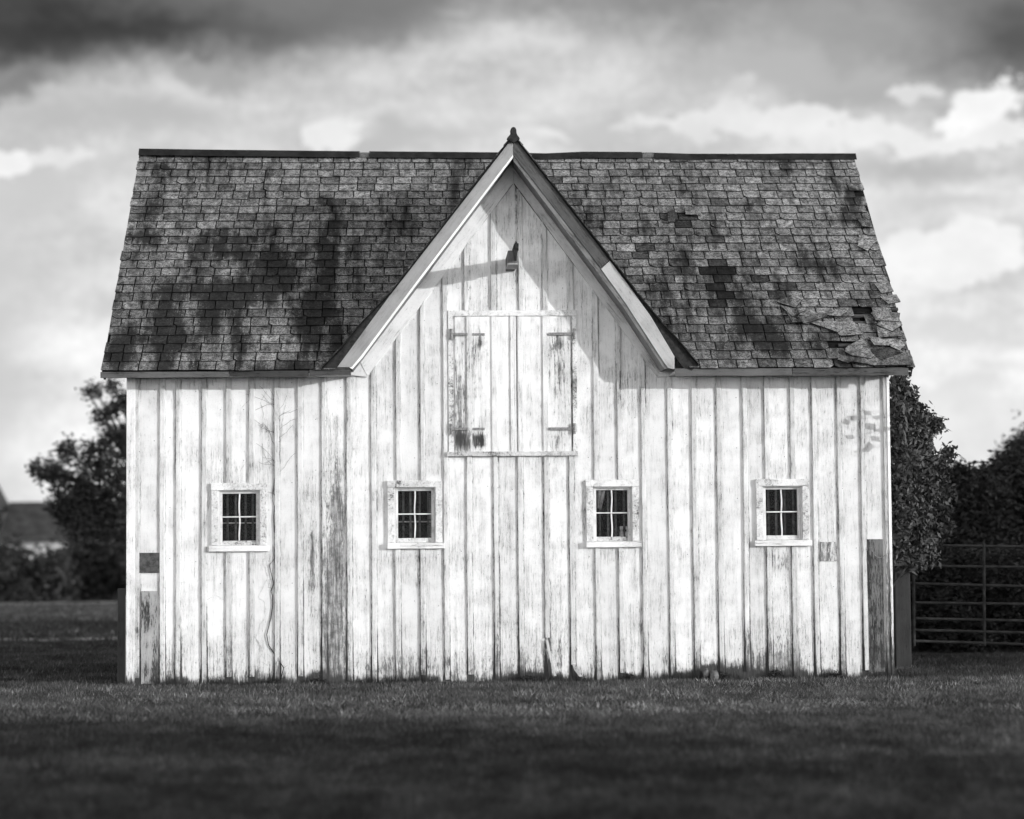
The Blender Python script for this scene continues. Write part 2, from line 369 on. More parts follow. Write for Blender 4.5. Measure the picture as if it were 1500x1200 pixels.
# --- front wall: one sheet of boards with openings (thickness from solidify)
edges = sorted(set([XL, XR]+BX)); xs = sorted(set(edges+[e for o in OPEN for e in o[:2]]+[PROF[0][0]+.02, PROF[-1][0]-.02]))
zs = sorted(set([-.08]+[round(i*.085, 4) for i in range(45)]+[e for o in OPEN for e in o[2:]])); zs = [z for z in zs if z < WT-.02]+[WT]
q = MB(); vid = {}
def vert(x, z, key, y, tone):
    if key not in vid:
        vid[key] = len(q.v); q.v.append((x, y, z)); q.a.append((tone, 0, 0))
    return vid[key]
random.seed(3)
sub = 2
for i in range(len(xs)-1):
    x0, x1 = xs[i], xs[i+1]; xm = (x0+x1)/2
    bi = sum(1 for e in edges if e <= xm); random.seed(100+bi); tone = random.uniform(.88, 1.02); yo = random.uniform(-.003, .003)
    cols = [x0, x0+.036, x0+.052, (x0+x1)/2, x1-.052, x1-.036, x1] if x1-x0 > .16 else [x0, (x0+x1)/2, x1]
    for k in range(len(cols)-1):
        a, b = cols[k], cols[k+1]
        for j in range(len(zs)-1):
            z0, z1 = zs[j], zs[j+1]
            if any(o[0] < (a+b)/2 < o[1] and o[2] < (z0+z1)/2 < o[3] for o in OPEN): continue
            ids = [vert(xx, zz, (bi, round(xx, 4), round(zz, 4)), yo, tone) for xx, zz in ((a, z0), (b, z0), (b, z1), (a, z1))]
            q.f.append(tuple(ids))
        ta, tb = walltop(a), walltop(b)
        if max(ta, tb) > WT+.05:
            n = 12
            for j in range(n):
                ids = [vert(xx, WT+(tt-WT)*f/n, (bi, round(xx, 4), 'g', f) if f else (bi, round(xx, 4), round(WT, 4)), yo, tone) for xx, tt, f in ((a, ta, j), (b, tb, j), (b, tb, j+1), (a, ta, j+1))]
                q.f.append(tuple(ids))
bxs = np.array(BX)
def boardfield(x, z):
    w_, d_ = wallfield(x, z); w_ += .14*((math.sin(int(np.searchsorted(bxs, x))*78.233)*43758.5) % 1)-.03; e = np.min(np.abs(bxs-x))
    if e < .04:
        k = .5+.5*math.sin(z*2.3+x*9)*math.sin(z*.9+x*31); w_ += .16+.22*k; d_ += .22+.34*k+.55*math.exp(-z/.75)  # seam grime, deepened low down to paint the batten shadows
    return w_, d_
fw = q.build('front_wall', PAINT, barn, boardfield)
so = fw.modifiers.new('thick', 'SOLIDIFY'); so.thickness = .035; so.offset = -1
# --- battens
fri = [(538.5, 551.5), (752, 268), (962, 552)]
FR = [xz(a, b, -.022) for a, b in fri]
def frieze_z(x):
    if x < FR[0][0] or x > FR[2][0]: return WT
    if x < FR[1][0]: return FR[0][1]+(FR[1][1]-FR[0][1])*(x-FR[0][0])/(FR[1][0]-FR[0][0])
    return FR[2][1]+(FR[1][1]-FR[2][1])*(FR[2][0]-x)/(FR[2][0]-FR[1][0])
DOORPX = (656, 846, 455, 668)
dx0, dz1 = xz(656, 455, -.04); dx1, _ = xz(846, 455, -.04); _, dz0 = xz(750, 668, -.05)
q = MB()
def batten(x, z0, z1, wd=.062, th=.027, tone=1.0, ztl=None, ztr=None):
    n = max(1, int((z1-z0)/.11)); vs, fs = [], []; b = .006
    ph = random.random()*9; amp = random.uniform(.001, .004); w1 = wd*random.uniform(.85, 1.1)
    for k in range(n+1):
        z = z0+(z1-z0)*k/n; o = amp*math.sin(ph+z*1.7)+random.uniform(-.0012, .0012)
        l, r = x-w1/2+o, x+w1/2+o
        zz = [z]*6
        if k == n and ztl is not None: zz = [ztl, ztl, ztl, ztr, ztr, ztr]
        vs += [(l, .004, zz[0]), (l, -th+b, zz[1]), (l+b, -th, zz[2]), (r-b, -th, zz[3]), (r, -th+b, zz[4]), (r, .004, zz[5])]
    for k in range(n):
        for i in range(5): fs.append((6*k+i, 6*k+i+1, 6*k+7+i, 6*k+6+i))
    fs += [(5, 4, 3, 2, 1, 0), tuple(6*n+i for i in range(6))]
    o = len(q.v); q.add(vs, fs, tone, .14)
    for i_ in range(o, len(q.v)):
        if (i_-o) % 6 in (0, 1, 5): q.a[i_] = (tone, .30, .42)  # grime on the batten sides, also painting in their relief
random.seed(21); nails = MB()
UPB = {688: 683, 838: 836, 548: 548, 583: 583, 619: 618, 654: 651, 727: 723, 763: 763, 801: 798}
for p, x in zip(BAT, BX):
    tn = random.uniform(.80, .93); spans = []
    wi = [r for r in WREC if r[0] < x < r[1]]
    top = frieze_z(x)-.005 if FR[0][0] < x < FR[2][0] else WT
    tl, tr = (frieze_z(x-.031)-.004, frieze_z(x+.031)-.004) if top != WT else (None, None)
    if wi: spans = [(GZ+.01, wi[0][2]-.002), (wi[0][3]+.002, top)]
    elif dx0-.01 < x < dx1+.01: spans = [(GZ+.01, dz0-.003)]+([(dz1+.003, top)] if p != 654 else [])
    else: spans = [(GZ+.01, top)]
    for (a, b) in spans:
        xx = x
        last = (b == top)
        if p in UPB and a > 1: xx = xz(UPB[p], 430)[0]
        if last: tl, tr = (frieze_z(xx-.031)-.004, frieze_z(xx+.031)-.004) if FR[0][0] < xx < FR[2][0] else (None, None)
        zt = min(b, min(tl, tr)-.02) if (last and tl) else b
        a2 = a+(random.choice([0, 0, .04, .1]) if a < .1 else 0)
        if p == 801 and a < .1: a2 = .50
        if p == 838 and a < .1: a2 = .17
        batten(xx, a2, zt, tone=tn, ztl=tl if last else None, ztr=tr if last else None)
        z = a2+.25
        while z < zt-.05:
            for sx in (-.024, .026): nails.box(xx+sx-.004, xx+sx+.004, -.0235, -.018, z, z+.009)
            nails.box(xx-.10-.004, xx-.10+.004, -.005, .002, z+.02, z+.028); z += random.choice([.62, .85, 1.22])
# battens on the board joint of the left corner and small seam boards
q.build('battens', PAINT, barn, wallfield)
tag(nails.build('nails', NAILM, barn), kind='stuff')
# --- corner boards
q = MB(); q.box(XL-.02, XL+.085, -.032, .03, -.08, WT, 1.0, .05, 0, .1); q.build('corner_board', PAINT, barn, wallfield, bevel=.004)
q = MB(); q.box(XR-.055, XR-.012, -.026, .03, -.08, WT, .75, .25, .1, .1); q.build('corner_board', PAINT, barn, wallfield, bevel=.004)
q = MB(); q.box(XR-.010, XR+.025, -.034, .10, -.08, WT, 1.12, -.2, -.1, .1); q.build('sunlit_corner_bead', PAINT, barn, wallfield, bevel=.004)  # tone raised to paint the sunlit edge of the corner board
# --- patches and the dark replaced boards
def patch(name, a, b, c, d, m, th=.012, y=-.003, wear=0, dirt=0, tone=1, label=None):
    x0, z1 = xz(a, c); x1, z0 = xz(b, d); q = MB(); q.box(x0, x1, y-th, y, max(z0, -.04), z1, tone, wear, dirt, .08)
    o = q.build(name, m, barn, bevel=.002)
    if label: o['label'] = label
    return o
patch('tin_patch', 204.5, 234, 810, 839, mat('grey_tin', dark(.075, 22), .6), .02, -.004, label='small dark square tin patch near the left corner')
patch('bare_board', 207, 231, 866, 1002, DARKW, .009, -.004, .17, .20, 1.5, 'bare grey board low at the left corner')
patch('repair_patch', 1201, 1226, 794, 822, PAINT, .013, -.004, .50, .22, .95, 'small square patch with flaking paint right of the last window')
patch('dark_board', 1269, 1296, 790, 984, DARKW, .016, -.004, .20, .46, .7, 'dark stained replacement board at the right corner')
q = MB(); c0 = xz(1290, 762); q.tube([(c0[0]+.12*math.cos(a)-.02, -.022, xz(1285, 812)[1]+.16+.20*math.sin(a)) for a in [R(200+10*i) for i in range(11)]], .004, 5, tone=1.2)
q.build('loose_wire', IRONL, barn)
# --- frieze boards, end blocks, barge boards, rake soffits
def bars_px(name, pts, y0, y1, m, tone=1.0, wear=0.0, dirt=0.0, label=None, bev=.003):
    P = [xz(a, b, y0) for a, b in pts]
    ar = sum(P[i][0]*P[(i+1) % len(P)][1]-P[(i+1) % len(P)][0]*P[i][1] for i in range(len(P)))
    if ar < 0: P = P[::-1]
    q = MB(); q.prism(P, y0, y1, tone=tone, wear=wear, dirt=dirt)
    o = q.build(name, m, barn, bevel=bev)
    if label: o['label'] = label
    return o
bars_px('frieze_board', [(752, 268), (538.5, 551.5), (527.5, 530), (752, 214)], -.024, -.004, PAINTL, 1.02)
bars_px('frieze_board', [(753, 268), (962, 552), (974, 532), (753, 214)], -.024, -.004, PAINTR, .92, .08)
bars_px('frieze_block', [(526.5, 531), (510, 549), (538, 552.5)], -.040, -.004, PAINTD, 1.0)
bars_px('frieze_block', [(975, 531), (962.5, 552.5), (990, 551)], -.040, -.004, PAINTD, .8, .1)
bars_px('barge_board', [(751.6, 200), (751.6, 226), (597, 430), (529, 521), (515, 538), (494, 538), (573, 430)], GY, GY+.03, GREYL, 1.15, -.10)
bars_px('barge_trim', [(751.6, 226.3), (751.6, 231), (600, 431), (531, 524), (516, 541), (512, 538.5), (527.5, 521), (596.5, 430)], GY+.004, GY+.03, PAINTD, 1.1, -.3)
bars_px('barge_board', [(752.2, 200), (893, 381), (880, 393), (752.2, 228)], GY, GY+.03, GREYR, .36, .05, .22, 'dark weathered upper board of the right rake')
bars_px('barge_board', [(893.4, 382), (923, 421), (953, 463), (988, 522), (988, 541), (978, 539), (967, 523), (918, 447), (880.4, 394)], GY-.004, GY+.03, GREYR, 1.55, -.10, 0, 'pale newer lower board of the right rake')
bars_px('barge_trim', [(752.2, 228.5), (880, 394), (918, 448), (967, 524), (978, 540), (973, 541), (912, 449), (752.2, 236)], GY+.006, GY+.03, GREYR, .7, .1, .1)
bars_px('flared_roof_edge', [(573, 430.5), (494, 538.5), (473, 540), (500, 512), (527, 477)], GY+.006, GY+.04, BLACK)
bars_px('flared_roof_edge', [(923, 421), (967, 473), (993, 501), (1023, 535), (1013, 543), (1000, 538), (988, 521), (953, 463)], GY+.006, GY+.04, BLACK)
for side in (0, 1):
    a = [(751, 231), (600, 431), (516, 541)] if side == 0 else [(753, 236), (912, 449), (973, 541)]
    P = [xz(px, py, GY+.03) for px, py in a]; dd = .02
    P2 = [(x, z+.045) for x, z in P]
    pts = P+P2[::-1]
    ar = sum(pts[i][0]*pts[(i+1) % 6][1]-pts[(i+1) % 6][0]*pts[i][1] for i in range(6))
    q = MB(); q.prism(pts if ar > 0 else pts[::-1], GY+.031, .0, tone=.8, wear=.0); q.build('rake_soffit', GREYW, barn)
bars_px('frieze_shadow_strip', [(753, 266), (962, 549.5), (963.5, 552.5), (753, 270.5)], -.010, -.002, BLACK)  # dark strips painting the shadow gap along the frieze edge
bars_px('frieze_shadow_strip', [(751, 266), (700, 333), (698, 340), (751, 270.5)], -.010, -.002, BLACK)
# --- loft door
for (a_, b_, c_, d_) in ((664.6, 666.4, 463, 662), (837, 838.6, 463, 662), (664.6, 838, 462.6, 464.2), (755.8, 757.2, 463, 662)):
    x0, z1 = xz(a_, c_, -.02); x1, z0 = xz(b_, d_, -.02); q = MB(); q.box(x0, x1, -.0012 if a_ < 700 or a_ > 800 else -.0365, -.0005 if a_ < 700 or a_ > 800 else -.0345, z0, z1); q.build('door_gap', BLACK, barn)
ld = []
q = MB(); random.seed(5)
ex = [xz(p, 560, -.02)[0] for p in (665.5, 686, 722, 750, 757, 798, 837.5)]; zt, zb = xz(750, 463.5, -.02)[1], xz(750, 661.5, -.02)[1]
DS = [(x_, z_, rx/120, rz/120, a, b) for (px, py, rx, rz, a, b) in ((660, 570, 5, 60, .5, .1), (842, 560, 6, 90, .4, .05), (675, 560, 16, 110, .42, .08), (820, 575, 17, 70, .36, 0), (820, 500, 18, 26, .2, .1), (703, 640, 12, 26, .2, .2), (672, 620, 12, 30, .2, .25), (703, 500, 9, 24, .4, .75), (699, 540, 12, 40, .22, .1), (672, 645, 11, 20, .6, 1.0), (684, 648, 6, 20, .6, .5), (701, 646, 10, 16, .5, .95), (820, 502, 16, 18, .4, .55), (822, 530, 16, 30, .2, 0), (820, 646, 18, 15, .42, .62), (748, 520, 4, 120, .1, .35), (690, 560, 4, 110, .1, .2)) for x_, z_ in [xz(px, py, -.02)]]
def doorfield(x, z):
    w_ = d_ = 0.0
    for (cx, cz, rx, rz, a, b) in DS:
        k = math.exp(-1.5*(((x-cx)/rx)**2+((z-cz)/rz)**2)); w_ += a*k; d_ += b*k
    return w_+.04, d_
for leaf in (0, 1):
    q = MB()
    for i in ((0, 1, 2) if leaf == 0 else (3, 4, 5)):
        a, b = ex[i]+(.009 if i == 0 else .003), ex[i+1]-(.009 if i == 5 else .003)
        for s_ in range(2):
            q.box(a+(b-a)*s_/2, a+(b-a)*(s_+1)/2, -.018-.003*(i % 2), -.002, zb, zt, random.uniform(.93, 1.02), .0, 0, .09)
    for pb in ((687.5, 724) if leaf == 0 else (762.5, 799)):
        xb = xz(pb, 560, -.03)[0]; q.box(xb-.03, xb+.03, -.036, -.0215, zb, zt, .96, .04, 0, .09)
    if leaf == 0:
        xb = xz(750, 560, -.03)[0]; q.box(xb-.018, xb+.018, -.034, -.0215, zb, zt, .98, .04, 0, .09)
    o = q.build('loft_door', PAINT, barn, doorfield, bevel=.002); ld.append(o)
fr_ = MB()
for (a, b, c, d, ax) in ((656, 845.5, 455, 462.5, 'x'), (656, 665, 462.7, 662, 'z'), (838, 846, 462.7, 662, 'z')):
    x0, z1 = xz(a, c, -.04); x1, z0 = xz(b, d, -.04); fr_.box(x0, x1, -.038, -.002, z0, z1, 1.0, .10, 0, .09)
x0, z1 = xz(655, 662, -.05); x1, z0 = xz(847, 667.5, -.05); fr_.box(x0, x1, -.065, -.002, z0, z1, .85, .25, .1)
fr_.build('loft_door_frame', PAINTD, barn, doorfield, bevel=.003)
for (lf, hy, xa, xb) in ((0, 489.5, 660, 685), (0, 628, 660, 686), (1, 489.5, 803, 842), (1, 628.5, 803, 842)):
    q = MB(); z = xz(750, hy, -.04)[1]; x0, x1 = xz(xa, hy, -.04)[0], xz(xb, hy, -.04)[0]
    q.box(x0, x1, -.048, -.040, z-.016, z+.016, tone=1)
    if lf == 0:
        x2, x3 = xz(692, hy, -.04)[0], xz(710, hy, -.04)[0]; q.box(x2, x3, -.030, -.0185, z-.016, z+.014)
    kx = xz(661 if lf == 0 else 841, hy, -.04)[0]
    for s_ in (-.045, 0, .045): q.tube([(kx, -.05, z+s_-.02), (kx, -.05, z+s_+.02)], .017, 8)
    for f_ in (.15, .5, .85): q.tube([(x0+(x1-x0)*f_, -.053, z), (x0+(x1-x0)*f_, -.046, z)], .007, 6)
    q.build('strap_hinge', IRONL if hy < 500 or lf else IRONL, ld[lf])
# --- windows
wlab = ['barred small window left of the vine, with a pale rail behind the glass', 'barred window with a bead chain hanging at its right side', 'window with hanging cloth and two jars inside', 'plain barred window nearest the right corner']
random.seed(9)
for k, ((x0, x1, z0, z1), (ox0, ox1, oz0, oz1)) in enumerate(zip(WREC, OPEN)):
    wn = empty('window'); wn.parent = barn; wn['label'] = wlab[k]
    q = MB(); c = .085; lean = .0
    q.box(x0, x1, -.040, -.001, z1-c, z1, 1.0, .28, .05, .03)
    q.box(x0+.004, x0+c, -.036, -.001, z0+.075, z1-c-.002, 1.0, .30, .06, .06)
    q.box(x1-c, x1-.004, -.036, -.001, z0+.075, z1-c-.002, 1.0, .30, .06, .06)
    q.build('frame', PAINTD, wn, bevel=.004)
    q = MB(); q.box(x0-.025 if k in (0, 3) else x0, x1+.022, -.070, .03, z0, z0+.070, 1.05, .14); q.build('sill', PAINTX, wn, bevel=.006)
    q = MB(); j = .014     # reveal
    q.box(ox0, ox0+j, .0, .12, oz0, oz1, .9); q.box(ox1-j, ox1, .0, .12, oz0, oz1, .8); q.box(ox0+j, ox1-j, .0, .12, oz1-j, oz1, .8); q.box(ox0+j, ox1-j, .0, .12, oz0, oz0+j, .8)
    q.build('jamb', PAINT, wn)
    sx0, sx1, sz0, sz1 = ox0+j+.002, ox1-j-.002, oz0+j+.002, oz1-j-.002; sw = .030
    q = MB(); xm, zm = (sx0+sx1)/2+random.uniform(-.006, .006), (sz0+sz1)/2+.02
    q.box(sx0, sx0+sw, .030, .062, sz0, sz1, .95, .1); q.box(sx1-sw-.006, sx1, .030, .062, sz0, sz1, .85, .15)
    q.box(sx0+sw, sx1-sw-.006, .030, .062, sz1-.026, sz1, .75, .12); q.box(sx0+sw, sx1-sw-.006, .028, .062, sz0, sz0+.055, .9, .33, .05)
    jt = lambda p: (p[0]+.004*math.sin(p[2]*17+k), p[1], p[2]+.003*math.sin(p[0]*15+k*2))
    q.box(xm-.0085, xm+.0085, .034, .058, sz0+.055, zm-.0075, 1.05, .03, 0, .05, jt); q.box(xm-.0085, xm+.0085, .034, .058, zm+.0075, sz1-.026, 1.05, .03, 0, .05, jt)
    q.box(sx0+sw, sx1-sw-.006, .033, .058, zm-.0075, zm+.0075, .95, .1, 0, 0, jt)
    q.build('sash', PAINTD, wn, bevel=.002)
    q = MB(); q.box(sx0+sw, sx1-sw-.006, .046, .049, sz0+.05, sz1-.026); q.build('pane', GLASS, wn)
    q = MB(); nb = 4; bx = [sx0+sw+.055+i*(sx1-sx0-2*sw-.10)/(nb-1)+random.uniform(-.01, .01) for i in range(nb)]
    for b_ in bx: q.box(b_-.013, b_+.013, .14, .158, oz0-.1, oz1+.1)
    q.build('bars', BARS, wn)
    if k in (0, 1):
        zr = xz(345, 766.5, .17)[1]; q = MB(); q.box(ox0-.05, ox1+.05, .165, .175, zr-.006, zr+.010); q.build('rail', mat('pale_rail', dark(.6)), wn)
        q = MB()
        for i in range(16): q.box(ox0-.05, ox1+.05, .1775, .1785, oz0+i*.012, oz0+i*.012+.003)
        for i in range(30): q.box(ox0+i*.016, ox0+i*.016+.003, .1765, .177, oz0, zr-.01)
        q.build('mesh_screen', mat('fine_mesh', dark(.10)), wn)
    if k == 1:
        q = MB(); cx = xz(630, 740, .09)[0]
        for i in range(22):
            zz = xz(630, 724+i*3.2, .09)[1]; q.tube([(cx, .09, zz-.006), (cx, .09, zz+.006)], [.006, .006], 6)
        q.tube([(cx, .09, xz(630, 730, .09)[1]), (cx, .09, xz(630, 790, .09)[1])], .002, 4)
        tag(q.build('bead_chain', JARM), 'thin pale bead chain hanging inside the second window', 'chain')
    if k == 2:
        q = MB(); n = 9; vs = []; fs = []
        for j in range(9):
            for i in range(n):
                a = xz(875+i*12/8.0*(1-.075*j), 717+j*3.4+.4*i*(j/8), .075); vs.append((a[0], .075+.012*math.sin(i*1.9+j*.3), a[1]))
        for j in range(8):
            for i in range(n-1): fs.append((j*n+i, (j+1)*n+i, (j+1)*n+i+1, j*n+i+1))
        q.add(vs, fs); o = q.build('hanging_cloth', CLOTHM, smooth=True); so = o.modifiers.new('t', 'SOLIDIFY'); so.thickness = .004
        tag(o, 'pale cloth drooping behind the upper left pane of the third window', 'cloth')
        q = MB(); q.box(ox0-.02, ox1+.02, .066, .20, oz0+.02, oz0+.045); q.build('shelf', INNER, wn)
        for (px, sc, lb) in ((910.5, 1.0, 'narrower pale jar with lid behind the third window pane'), (920, 1.45, 'wider pale jar with lid behind the third window pane')):
            p0 = xz(px, 786, .09); zb_ = oz0+.046; hh = xz(px, 771, .09)[1]-zb_
            pr = [(.0, .0), (.022*sc, 0), (.024*sc, .3), (.022*sc, .58), (.013*sc, .62), (.013*sc, .72)]
            q = MB(); q.tube([(p0[0], .092, zb_+b_*hh) for a_, b_ in pr], [a_+.001 for a_, b_ in pr], 14); j_ = q.build('jar', JARM, smooth=True)
            tag(j_, lb, 'jar', 'jars behind the third window')
            q = MB(); q.tube([(p0[0], .092, zb_+hh*.73), (p0[0], .092, zb_+hh*.98), (p0[0], .092, zb_+hh)], [.020*sc, .020*sc, .012*sc], 14); q.build('lid', JARM, j_)
# --- other walls, interior
q = MB(); zr = 6.9
pts = [(0.036, -.08), (YB, -.08), (YB, 3.7), (2.81, zr-.1), (0.036, 4.02)]
for sx in (XL, XR-.04):
    q = MB(); n = 5; vs = [(sx, a, b) for a, b in pts]+[(sx+.04, a, b) for a, b in pts]
    q.add(vs, [tuple(range(n-1, -1, -1)), tuple(range(n, 2*n))]+[(i, (i+1) % n, (i+1) % n+n, i+n) for i in range(n)])
    for i in range(1, 18):
        y_ = i*.31; zt_ = 4.02+(y_-.036)*(zr-.1-4.02)/(2.81-.036) if y_ < 2.81 else 3.7+(YB-y_)*(zr-.1-3.7)/(YB-2.81)
        xo = sx-.02 if sx < 0 else sx+.04; q.box(xo, xo+.02, y_-.03, y_+.03, 0, zt_-.03, .95, .05, 0, .3)
    q.build('side_wall', PAINT, barn, lambda x, z: (.3*math.exp(-z/.25), .5*math.exp(-z/.1)))
q = MB(); q.box(XL, XR, YB, YB+.04, -.08, 3.72)
for i in range(1, 31): q.box(XL+i*.3-.03, XL+i*.3+.03, YB+.04, YB+.06, 0, 3.7)
q.build('back_wall', PAINT, barn)
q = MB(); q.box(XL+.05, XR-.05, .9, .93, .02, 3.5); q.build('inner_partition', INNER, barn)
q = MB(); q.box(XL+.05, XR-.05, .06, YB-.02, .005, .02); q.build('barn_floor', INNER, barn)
# --- main roof
e1, e2 = at(160, 543, GY), at(1325, 538, GY); RZ0 = (e1.z+e2.z)/2; RY1 = 2.81; RZ1 = at(728, 228, RY1).z
XE0, XE1 = -4.91, 4.89; sl = Vector((0, RY1-GY, RZ1-RZ0)); LEN = sl.length; sl.normalize(); nrm = Vector((0, -sl.z, sl.y))
def roofp(u_, v_, h=0.0): return Vector((u_, GY, RZ0))+sl*v_+nrm*h
def roof_uv(px, py):
    d = ray(px, py); t_ = (Vector((0, GY, RZ0))-CAM).dot(nrm)/d.dot(nrm); p = CAM+d*t_
    return p.x, (p-Vector((0, GY, RZ0))).dot(sl)
def inside_gable(p, m=0.0): 
    gz = gable_z(p.x); return gz > 0 and p.z < gz-m
HOLES = [roof_uv(a, b)+(rx/115, ry/85) for a, b, rx, ry in ((1262, 463, 14, 9), (1306, 452, 6, 8), (1256, 284, 6, 9), (1264, 505, 6, 3))]
q = MB(); du = .1; nu = int((XE1-XE0)/du); nv = 46
for i in range(nu):
    for j in range(nv):
        u0, u1 = XE0+(XE1-XE0)*i/nu, XE0+(XE1-XE0)*(i+1)/nu; v0, v1 = LEN*j/nv, LEN*(j+1)/nv
        c = roofp((u0+u1)/2, (v0+v1)/2)
        if inside_gable(c, -.01) and c.y < 2.6: continue
        if any(((((u0+u1)/2-h[0])/h[2])**2+(((v0+v1)/2-h[1])/h[3])**2) < .6 for h in HOLES[:1]): continue
        q.add([roofp(u0, v0, -.03), roofp(u1, v0, -.03), roofp(u1, v1, -.03), roofp(u0, v1, -.03)], [(0, 1, 2, 3)])
q.build('roof_deck', UNDER, barn)
NR = 27; EXPOS = LEN/NR
STAIN = [roof_uv(a, b)+(rx/115, ry/85, k*1.25) for a, b, rx, ry, k in (
    (225, 300, 12, 60, .4), (290, 380, 12, 70, .45), (355, 380, 10, 80, .4), (430, 420, 12, 80, .4), (520, 400, 10, 60, .3), (560, 360, 10, 60, .25), (195, 480, 14, 60, .45), (270, 500, 12, 40, .4), (350, 500, 14, 40, .4), (500, 500, 30, 30, .4), (930, 300, 10, 40, .3), (1000, 380, 12, 50, .3), (1180, 340, 12, 60, .3), (1090, 380, 10, 50, .3), (1150, 450, 14, 40, .3), (1200, 500, 20, 30, .35), (1220, 260, 10, 30, .35),
    (245, 250, 22, 24, .5), (300, 240, 10, 30, .4), (325, 350, 18, 50, .6), (395, 390, 30, 50, .7), (400, 340, 20, 20, .3), (480, 380, 16, 90, .8), (480, 300, 9, 30, .5), (270, 430, 60, 22, .45), (240, 490, 24, 60, .6), (165, 515, 26, 30, .6), (310, 470, 40, 30, .35), (355, 430, 40, 30, .5),
    (460, 460, 30, 60, .45), (200, 345, 30, 14, .55), (260, 300, 40, 10, .2), (170, 400, 18, 60, .25), (620, 320, 60, 60, .15), (660, 240, 30, 20, .2),
    (1060, 400, 30, 20, .3), (1050, 435, 26, 34, .4), (1100, 480, 40, 30, .55), (1110, 440, 30, 26, .45), (1000, 480, 30, 40, .25), (1130, 500, 36, 20, .4), (860, 270, 30, 20, .2), (1150, 240, 16, 22, .6), (1125, 260, 70, 10, .1), (1250, 285, 22, 26, .5), (1240, 320, 24, 20, .35), (1200, 390, 40, 14, .35), (1260, 400, 34, 14, .35), (1095, 300, 20, 26, .35), (950, 420, 24, 14, .4), (1040, 345, 40, 16, .25), (870, 330, 30, 22, .2), (905, 390, 22, 20, .3), (430, 545, 100, 8, .4))]
FRESH = [roof_uv(a, b)+(c, k) for a, b, c, k in ((940, 358, 20, .36), (940, 370, 22, .36), (988, 324, 14, .30), (1000, 324, 12, .3), (990, 383, 16, .45), (985, 395, 22, .5), (1060, 408, 20, .22), (1035, 396, 14, .12), (1062, 396, 14, .12), (1050, 384, 12, .3), (1117, 407, 15, .28), (1148, 422, 14, .42), (1146, 436, 14, .42), (1050, 420, 26, .16), (1060, 432, 18, .13), (1046, 444, 16, .2), (1090, 447, 10, .4), (1010, 330, 12, .2), (504, 330, 12, .4), (500, 464, 16, .4), (440, 538, 14, .45), (385, 465, 14, .6), (1232, 535, 20, .45), (1110, 530, 16, .5), (820, 262, 12, .4), (250, 352, 14, .55), (470, 470, 14, .6), (596, 215, 10, .7))]
def stainat(u_, v_):
    return sum(k*math.exp(-1.3*(((u_-a)/rx)**2+((v_-b)/ry)**2)) for a, b, rx, ry, k in STAIN)
BROKEN = roof_uv(1262, 490)
random.seed(31)
q = MB(); q2 = MB()
def slatebox(Q, poly, base, lift, tone, thick=.011):
    """poly: (u, v) ccw; tail rides 'lift' above the slate below"""
    vs0 = min(p[1] for p in poly); n = len(poly); top, bot = [], []
    for (a, b) in poly:
        h = base+lift*(1-(b-vs0)/.25); top.append(roofp(a, b, h+thick)); bot.append(roofp(a, b, h))
    o = len(Q.v)
    for (a, b), p in zip(poly, top): Q.v.append(tuple(p)); Q.a.append((tone, 0, stainat(a, b)))
    for (a, b), p in zip(poly, bot): Q.v.append(tuple(p)); Q.a.append((tone*.12, 0, 1.2))  # edges and undersides blackened to paint the shadow line under each tail
    Q.f.append(tuple(o+i for i in range(n)))
    for i in range(n): j = (i+1) % n; Q.f.append((o+i, o+i+n, o+j+n, o+j))
for r in range(NR):
    v0 = r*EXPOS-.01; u_ = XE0-random.uniform(0, .02)-(.12 if r % 2 else 0)+random.uniform(-.02, .02); first = True
    while u_ < XE1-.02:
        wd = random.gauss(.232, .016); wd = min(max(wd, .13), .29)
        if random.random() < .06: wd *= .62
        ua, ub = max(u_, XE0+random.uniform(-.015, .01)), min(u_+wd, XE1+random.uniform(-.02, .018)); u_ += wd+.003
        if ub-ua < .03: continue
        um = (ua+ub)/2; vm = v0+EXPOS/2; c = roofp(um, vm)
        if inside_gable(c, .06): continue
        fr = None
        for a, b, rr, k in FRESH:
            if abs(um-a) < rr/115*.8 and abs(vm-b) < EXPOS*.55: fr = k
        if any(((um-h[0])/h[2])**2+((vm-h[1])/h[3])**2 < 1 for h in HOLES): continue
        db = ((um-BROKEN[0])/.62)**2+((vm-BROKEN[1])/.50)**2
        if db < .9 and random.random() < .28: continue
        tone = fr if fr else min(1.6, max(.5, random.gauss(.98, .20)))
        if um > 3.6 or um > 4.3: tone *= 1.12
        dv = random.uniform(-.008, .008) if not fr else .005
        g_ = .0055
        a0, a1, b0, b1 = ua+g_, ub-g_, v0+dv, v0+dv+EXPOS+.055
        tl = random.uniform(-.006, .006)
        c1, c2 = random.uniform(.004, .012), random.uniform(.004, .012)
        if random.random() < .10: c1 = random.uniform(.02, .06)
        if random.random() < .10: c2 = random.uniform(.02, .06)
        mid = [(a0+(a1-a0)*f, b0+tl*f+random.uniform(-.003, .003)) for f in (.35, .65)]
        poly = [(a0, b0+c1), (a0+c1, b0)]+mid+[(a1-c2, b0+tl), (a1, b0+tl+c2), (a1, b1), (a0, b1)]
        slatebox(q, poly, -.022, .022+random.uniform(0, .008), tone)
